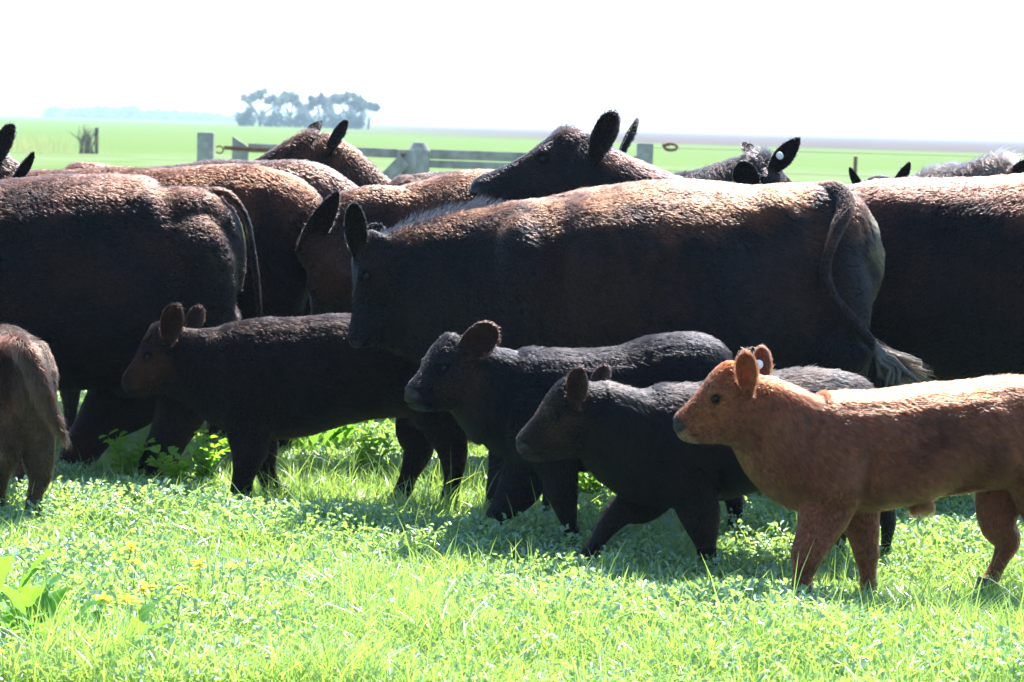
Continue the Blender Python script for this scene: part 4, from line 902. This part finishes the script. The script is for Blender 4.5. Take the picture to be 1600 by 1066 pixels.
def flower_weed(px, py, D, hz, seed, label, n=26):
    D = 4500 * CAM_H / (py - 178 - .025 * px) * (1 - .215 / CAM_H); R = np.random.default_rng(seed); top = P(px, py, D); base = np.array([top[0] + R.uniform(-.04, .04), top[1] + R.uniform(-.03, .03), 0])
    root = bpy.data.objects.new("flowering_weed", None); COL.objects.link(root); root.location = base; tag(root, label, "flower", "yellow flowering weeds in the foreground grass")
    g = Geo(); loft(g, np.array([[0, 0, 0], (top - base) * [.4, .4, .55], top - base]), np.array([.0022, .002, .0012]), np.array([.0022, .002, .0012]), (0, 1, 0), seg=6)
    link("stem", g.mesh("stem", True), M_STEM, root)
    c = top - base + R.normal(size=(n, 3)) * [.016, .016, .009]
    c4 = np.repeat(c, 4, 0); az = np.tile(np.arange(4) * 1.5708, n) + np.repeat(R.uniform(0, 6, n), 4)
    a = unit(np.stack([np.cos(az), np.sin(az), np.full(4 * n, .35)], 1) + .2 * R.normal(size=(4 * n, 3)))
    V, Q, r = leaflets(c4, a, unit(np.cross(np.cross(a, [0, 0, 1.]), a)), np.full(4 * n, .009), np.full(4 * n, .009))
    link("flower_head", mesh_np("flower_head", V, Q, attrs={"rnd": r}), M_PETAL, root)

def tall_weed(px, D, h, seed, label):
    R = np.random.default_rng(seed); c = P(px, 500, D); c[2] = 0
    root = bpy.data.objects.new("leafy_weed", None); COL.objects.link(root); root.location = c; tag(root, label, "weed", "taller leafy weeds behind the calves")
    g = Geo(); L = []; 
    for k in range(7):
        az = R.uniform(0, 6.28); hh = h * R.uniform(.6, 1); tip = np.array([math.cos(az) * hh * .4, math.sin(az) * hh * .4, hh]); pts = np.array([[0, 0, 0], tip * [.3, .3, .5], tip])
        loft(g, pts, np.array([.003, .0025, .0015]), np.array([.003, .0025, .0015]), (0, 1, .01), seg=6)
        for t in np.linspace(.15, 1, 9): L.append(tip * [t ** 1.5, t ** 1.5, t] + R.normal(size=3) * .006)
    link("stem", g.mesh("stem", True), M_STEM, root)
    L = np.repeat(np.array(L), 2, 0); n = len(L); az = R.uniform(0, 6.28, n)
    a = unit(np.stack([np.cos(az), np.sin(az), R.uniform(-.2, 1, n)], 1)); nr = unit(np.cross(np.cross(a, [0, 0, 1.]), a) + .3 * R.normal(size=(n, 3)))
    V, Q, r = leaflets(L, a, nr, R.uniform(.035, .075, n), R.uniform(.02, .035, n))
    link("foliage", mesh_np("foliage", V, Q, attrs={"rnd": r}), M_WEED, root)

# ------------------------------------------------------------------ fence, trees, haze
def boardx(g, a, b, th, hh):
    """board between world points a and b, th half depth, hh half height"""
    a = np.asarray(a); b = np.asarray(b); d = b - a; L = np.linalg.norm(d); X = d / L; Y = np.array([0, 1.0, 0]); Y = Y - Y.dot(X) * X; Y /= np.linalg.norm(Y); Z = np.cross(X, Y)
    g.box((a + b) / 2, L / 2, th, hh, rot=np.stack([X, Y, Z], 1))

def obj_at(name, g, mat, base, parent=None):
    me = g.mesh(name); V = np.empty(len(me.vertices) * 3, dtype=np.float32); me.vertices.foreach_get("co", V); V = V.reshape(-1, 3) - np.asarray(base, dtype=np.float32); me.vertices.foreach_set("co", V.ravel()); me.update()
    o = link(name, me, mat, parent); 
    if parent is None: o.location = base
    return o

def bevel(o, w=.01):
    m = o.modifiers.new("bevel", 'BEVEL'); m.width = w; m.segments = 2

def fence():
    D = 45.0; s = D / F
    W = simple_mat("weathered_wood", (.25, .235, .22), .85, 5, .4, .3, .5); RU = simple_mat("rusty_iron", (.16, .07, .035), .8, 12, .4, .3)
    def post(px, top, wpx, label, slant=0, round_=False, wx=None):
        t = P(px, top, D); g = Geo()
        if round_:
            C = np.array([[t[0], D, 0], [t[0], D, t[2] * .5], [t[0], D, t[2] - wpx * s * .4], [t[0], D, t[2] - .01]]); r = wpx * s / 2
            loft(g, C, np.array([r * 1.05, r, r, r * .55]), np.array([r, r, r, r * .55]), (0, 1, 0), seg=18, cap=.1)
        else:
            hw = wpx * s / 2; z = t[2]
            V = [[x, y, q] for x in (-hw, hw) for y in (-hw, hw) for q in (0, 1)]
            V = [[t[0] + v[0], D + v[1], (z - (slant * s if v[0] > 0 else 0)) if v[2] else 0] for v in V]
            g.add(V, [[0, 1, 3, 2], [4, 6, 7, 5], [0, 4, 5, 1], [2, 3, 7, 6], [0, 2, 6, 4], [1, 5, 7, 3]])
        o = obj_at("fence_post", g, W, (t[0], D, 0)); tag(o, label, "post", "weathered posts of the fence line"); bevel(o, .015); return o
    p1 = post(322, 207, 25, "squared lichen-grey gate post at the far left end of the rails")
    post(655, 222, 34, "round-topped grey post in the middle between the gate and the rails", round_=True)
    post(1008, 224, 25, "squared grey post right of the raised black head")
    # gate
    gp = P(376, 300, D); root = bpy.data.objects.new("gate", None); COL.objects.link(root); root.location = (gp[0], D, 0)
    tag(root, "old grey wooden gate with a diagonal brace beside the squared post", "gate")
    def part(name, a, b, hh, th=.03, mat=W, dy=0):
        g = Geo(); A = P(*a, D + dy); B = P(*b, D + dy); boardx(g, A, B, th, hh * s / 2); o = obj_at(name, g, mat, (gp[0], D, 0), root); bevel(o, .008); return o
    g = Geo(); A = P(376, 213, D); z = A[2]; hw = 12.5 * s
    V = [[A[0] + sx * hw, D + sy * .05, (.15 if q == 0 else z - (16 * s if sx > 0 else 0))] for sx in (-1, 1) for sy in (-1, 1) for q in (0, 1)]
    g.add(V, [[0, 1, 3, 2], [4, 6, 7, 5], [0, 4, 5, 1], [2, 3, 7, 6], [0, 2, 6, 4], [1, 5, 7, 3]]); o = obj_at("upright", g, W, (gp[0], D, 0), root); bevel(o, .01)
    part("rail", (388, 231), (622, 240), 14); part("rail", (388, 285), (622, 292), 12); part("rail", (388, 320), (622, 326), 12)
    part("upright", (638, 234), (638, 345), 34, .045, W, -.12)
    part("brace", (600, 283), (632, 250), 22, .03, W, -.2)
    g = Geo()
    A = P(334, 229, D); B = P(366, 233, D)
    th = np.linspace(-2.4, 2.4, 14); cc = P(343, 234, D); loft(g, np.array([[cc[0] - -.06 * math.cos(q), D, cc[2] + .055 * math.sin(q)] for q in th]), np.full(14, .013), np.full(14, .013), (0, 1, 0), seg=8)
    boardx(g, P(350, 231, D - .06), P(420, 234, D - .06), .01, .03)
    obj_at("hinge", g, RU, (gp[0], D, 0), root)
    g = Geo(); sphere_geo(g, P(630, 241, D - .18), .035); obj_at("bolt", g, RU, (gp[0], D, 0), root)
    # rail panel right of the round post
    rp = P(740, 300, D); r2 = bpy.data.objects.new("rail_fence", None); COL.objects.link(r2); r2.location = (rp[0], D, 0); tag(r2, "two grey rails running right from the round-topped post", "fence")
    for (a, b, hh) in (((672, 241), (1000, 252), 15), ((665, 256), (1000, 268), 12), ((665, 285), (1000, 300), 12)):
        g = Geo(); boardx(g, P(*a, D), P(*b, D), .03, hh * s / 2); o = obj_at("rail", g, W, (rp[0], D, 0), r2); bevel(o, .008)
    # strands of wire leading right with an insulator ring
    g = Geo(); A = P(1020, 231, D); 
    for k, z in enumerate((A[2], A[2] - .35, A[2] - .7)): loft(g, np.array([[A[0], D, z], [A[0] + 12, D + 1, z - .03], [A[0] + 25, D + 2, z]]), np.full(3, .004), np.full(3, .004), (0, 1, 0), seg=5)
    o = obj_at("fence_wire", g, RU, (A[0], D, 0)); tag(o, "thin wires running right from the squared post", "wire")
    g = Geo(); c = P(1048, 231, D); th = np.linspace(0, 6.0, 20); loft(g, np.array([[c[0] + .10 * math.cos(q), D + .03 * math.sin(q), c[2] + .05 * math.sin(q) + .01] for q in th]), np.full(20, .022), np.full(20, .022), (0, 1, .2), seg=8, cap=.5)
    loft(g, np.array([[c[0] - .12, D, c[2] + .03], [c[0] - .02, D, c[2] + .06]]), np.full(2, .03), np.full(2, .03), (0, 1, 0), seg=8)
    o = obj_at("wire_strainer", g, RU, (c[0], D, 0)); tag(o, "rusty ring strainer on the wire beside the squared post", "strainer")
    t = P(1337, 245, 60); g = Geo(); loft(g, np.array([[t[0], 60, 0], [t[0], 60, t[2]]]), np.full(2, .04), np.full(2, .04), (0, 1, 0), seg=10, cap=.1)
    o = obj_at("fence_post", g, RU, (t[0], 60, 0)); tag(o, "thin brown stake alone in the green field on the right", "post", "weathered posts of the fence line")
    t = P(151, 200, 130); g = Geo(); loft(g, np.array([[t[0], 130, 0], [t[0], 130, t[2]]]), np.full(2, .09), np.full(2, .09), (0, 1, 0), seg=10, cap=.1)
    o = obj_at("fence_post", g, simple_mat("dark_wood", (.07, .06, .055), .9, 6, .3), (t[0], 130, 0)); tag(o, "dark post beside the bare bush far left", "post", "weathered posts of the fence line")
    # bare bush
    c = P(134, 300, 130); c[2] = 0; R = np.random.default_rng(5); g = Geo()
    for k in range(70):
        e = np.array([R.normal() * .33, R.normal() * .3, R.uniform(.6, 1.35)]); b0 = np.array([R.normal() * .2, R.normal() * .1, 0]); md = (b0 + e) / 2 + R.normal(size=3) * .1
        loft(g, np.array([b0, md, e]) + [c[0], 130, 0], np.array([.022, .016, .006]), np.array([.022, .016, .006]), (0, 1, .1), seg=5)
    o = obj_at("bush", g, simple_mat("twigs", (.09, .08, .07), .9, 6, .3), (c[0], 130, 0)); tag(o, "bare twiggy bush beside the dark post far left", "bush")
    # dry stalks
    g = []; n = 300; x = P(60, 300, 128)[0] + R.normal(size=n) * 1.1; y = 128 + R.normal(size=n) * 1.5
    V, Q, r = blades(x, y, R.uniform(.4, 1.15, n), np.full(n, .02), R.uniform(0, .5, n), 2)
    o = link("dry_grass", mesh_np("dry_grass", V, Q, attrs={"rnd": r}), leaf_mat("dry_stalk", (.3, .33, .16), (.38, .36, .2), (.4, .45, .2), .4, .6, .2)); tag(o, "thin dry tall grass in front of the bare bush", "grass", kind="stuff")

def tree(px, D, top, wpx, label, seed, trunks, base=190, lobes=7, group="trees of the distant grove"):
    R = np.random.default_rng(seed); c = P(px, base, D); H = P(px, top, D)[2]; W = wpx * D / F
    root = bpy.data.objects.new("tree", None); COL.objects.link(root); root.location = (c[0], D, 0); tag(root, label, "tree", group)
    g = Geo(); cen = []
    for k in range(lobes):
        t = (k + .5) / lobes - .5
        cen.append(np.array([t * W * .86, R.uniform(-.3, .3) * W * .4, H * (.82 - .6 * t * t + R.uniform(-.2, .03))]))
    for k in range(trunks):
        x0 = R.uniform(-.08, .08) * W; 
        for q in range(3):
            e = cen[R.integers(len(cen))]
            loft(g, np.array([[x0, 0, 0], [x0 * .8 + e[0] * .25, e[1] * .2, H * .32], e * [.9, .9, .92]]), np.array([.035, .025, .008]) * H, np.array([.035, .025, .008]) * H, (0, 1, .1), seg=7)
    link("trunk", g.mesh("trunk", True), M_BARK, root)
    n = 5200; k = R.integers(len(cen), size=n); ce = np.array(cen)[k]; sz = np.array([W / lobes * 1.3, W * .28, H * .12])
    p = ce + unit(R.normal(size=(n, 3))) * np.abs(R.normal(size=(n, 1))) * .62 * sz; keepn = snoise(p, .3, seed) > -.3; p = p[keepn]; n = len(p)
    a = unit(R.normal(size=(n, 3)) + [0, 0, -.3]); nr = unit(np.cross(a, R.normal(size=(n, 3))))
    V, Q, r = leaflets(p, a, nr, R.uniform(.35, .8, n), R.uniform(.25, .5, n))
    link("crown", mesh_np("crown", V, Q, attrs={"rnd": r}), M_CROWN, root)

def trees():
    D = 800
    tree(410, D, 134, 78, "leftmost grove tree with a broad flat crown", 41, 2, lobes=14)
    tree(452, D + 15, 138, 46, "slender airy grove tree second from the left", 42, 2, lobes=9)
    tree(497, D, 139, 40, "narrow pale grove tree right of the central gap", 43, 1, lobes=9)
    tree(543, D - 10, 137, 66, "densest grove tree, second from the right end", 44, 2, lobes=13)
    tree(574, D - 5, 153, 36, "low leaning tree at the right end of the grove", 45, 1, lobes=6)
    # bushes under the grove
    for k, (px, top, wpx) in enumerate(((385, 166, 34), (430, 172, 50), (475, 170, 46), (520, 167, 44), (556, 170, 34))):
        R = np.random.default_rng(60 + k); c = P(px, 190, D - 20); H = P(px, top, D - 20)[2]; W = wpx * D / F; n = 1500
        p = unit(R.normal(size=(n, 3))) * R.random((n, 1)) ** .4 * [W / 2, 2.5, H * .55] + [0, 0, H * .45]; p = p[p[:, 2] > 0]; n = len(p); p[:, 2] *= 1 + .3 * np.sin(p[:, 0] * 1.3 + k)
        a = unit(R.normal(size=(n, 3))); nr = unit(np.cross(a, R.normal(size=(n, 3))))
        V, Q, r = leaflets(p, a, nr, R.uniform(.35, .7, n), R.uniform(.25, .45, n))
        o = link("bush", mesh_np("bush", V, Q, attrs={"rnd": r}), M_CROWN, None, (c[0], D - 20, 0))
        tag(o, ["bush at the left foot of the grove", "low wide bush left of the grove's middle", "bush under the gap in the middle of the grove", "taller bush under the right half of the grove", "bush below the leaning right-end tree"][k], "bush", "bushes under the distant grove")
    # far wood on the horizon
    D2 = 2300; R = np.random.default_rng(77); n = 9000; px = R.uniform(66, 372, n)
    hh = np.interp(px, [66, 78, 95, 150, 165, 195, 203, 212, 235, 300, 338, 345, 372], [.3, .9, .5, .95, .8, 1.05, 1.1, .55, .75, .6, .5, .1, .7]) * 8.2
    p = np.stack([(px - 800) / F * D2, D2 + R.normal(size=n) * 12, hh * R.random(n) ** .8 * (1 + .15 * np.sin(px * .9) + .1 * np.sin(px * 2.3))], 1)
    a = unit(R.normal(size=(n, 3))); nr = unit(np.cross(a, R.normal(size=(n, 3))))
    V, Q, r = leaflets(p, a, nr, R.uniform(2, 4, n), R.uniform(1.5, 3, n))
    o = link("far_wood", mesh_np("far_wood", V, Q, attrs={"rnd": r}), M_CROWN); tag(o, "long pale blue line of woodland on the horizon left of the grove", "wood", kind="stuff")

M_STEM = leaf_mat("green_stem", (.12, .22, .05), (.16, .28, .07), (.25, .4, .08), .25, .5, .4)
M_PETAL = leaf_mat("yellow_petal", (.72, .62, .04), (.78, .68, .08), (.8, .72, .05), .45, .5, .3)
M_WEED = leaf_mat("weed_leaf", (.09, .2, .03), (.16, .3, .05), (.30, .62, .04), .55, .38, .5)
M_BARK = simple_mat("bark", (.10, .085, .07), .9, 2, .3, .2)
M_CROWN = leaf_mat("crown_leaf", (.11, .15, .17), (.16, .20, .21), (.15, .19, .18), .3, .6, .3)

def haze():
    g = Geo(); g.box((0, 4500, 14), 4200, 4700, 16)
    m = bpy.data.materials.new("haze_air"); m.use_nodes = True; t = m.node_tree; t.nodes.clear()
    out = t.nodes.new("ShaderNodeOutputMaterial"); v = t.nodes.new("ShaderNodeVolumePrincipled"); v.inputs["Color"].default_value = (.62, .8, 1, 1); v.inputs["Density"].default_value = .00028; v.inputs["Anisotropy"].default_value = 0
    t.links.new(v.outputs[0], out.inputs["Volume"])
    o = link("haze", g.mesh("haze"), m); tag(o, "pale bluish air over the far fields", "haze", kind="stuff")

ground(); vegetation(); fence(); trees()
build_herd()
WG = "broad-leaved weeds behind the first calf's legs"
for k, (px, D, sz, lab) in enumerate(((455, 14.6, .22, "leftmost sunlit broad-leaved weed under the first calf's belly"), (492, 14.2, .26, "largest sunlit broad-leaved weed under the first calf's belly"), (530, 14.4, .24, "broad-leaved weed just left of the first calf's hind legs"),
                                      (566, 14.8, .2, "rightmost broad-leaved weed before the first calf's hind legs"), (740, 14.6, .22, "broad-leaved weed between the first calf's rump and the second calf's chest"), (290, 14.6, .18, "broad-leaved weed between the left cow's hind leg and the first calf"))):
    broad_weed(px, 700, D, sz * 1.15, 11, lab, WG, 200 + k, 1.9)
broad_weed(25, 1040, 8.8, .24, 11, "big lobed dock-like weed in the bottom left corner", "large-leaved weeds in the left foreground", 301, 2.1)
broad_weed(70, 1055, 8.65, .24, 11, "lobed weed between the corner weed and the flat bright leaf", "large-leaved weeds in the left foreground", 303, 1.9)
broad_weed(-10, 1000, 9.05, .24, 10, "tall lobed weed at the left frame edge behind the corner weed", "large-leaved weeds in the left foreground", 304, 2.1)
broad_weed(190, 1060, 8.6, .20, 9, "lobed weed with a bright flat leaf right of the corner weed", "large-leaved weeds in the left foreground", 302, 1.5)
for k, (px, py, D) in enumerate(((205, 855, 10.1), (312, 883, 9.8), (212, 884, 9.8), (200, 938, 9.35), (163, 938, 9.4), (224, 922, 9.45), (362, 884, 9.85), (285, 920, 9.5), (4, 1015, 8.9))):
    flower_weed(px, py, D, 0, 400 + k, ["yellow flower head, topmost of the cluster on the left", "yellow flower head right of the main cluster, on a long stem", "small yellow flower head under the topmost one", "largest yellow flower head, lowest in the cluster", "yellow flower head at the left of the lowest pair", "yellow flower head just above and right of the largest one",
                "small yellow flower head farthest to the right", "tiny yellow flower head between the cluster and the long-stemmed one", "yellow flower head at the left edge by the corner weed"][k], n=26 if k in (0, 1, 3, 4, 5) else 12)
for k, (px, D, h, lab) in enumerate(((205, 12.9, .26, "yellow-green leafy weed left of the big cow's hind leg"), (275, 12.6, .24, "leafy weed in front of the big cow's hind hoof"), (320, 12.8, .3, "tall leafy weed between the hind leg and the first calf"), (590, 13.2, .26, "leafy weed beside the first calf's hind hoof"),
                                     (930, 12.6, .26, "leafy weed between the second and third calves"), (1190, 12.3, .34, "tall leafy weed under the red calf's throat"), (1160, 12.6, .26, "leafy weed right of the third calf's foreleg"), (1420, 12.2, .26, "leafy weed under the red calf's belly"), (1500, 12.5, .26, "leafy weed before the red calf's hind leg"))):
    tall_weed(px, D, h, 500 + k, lab)
haze()
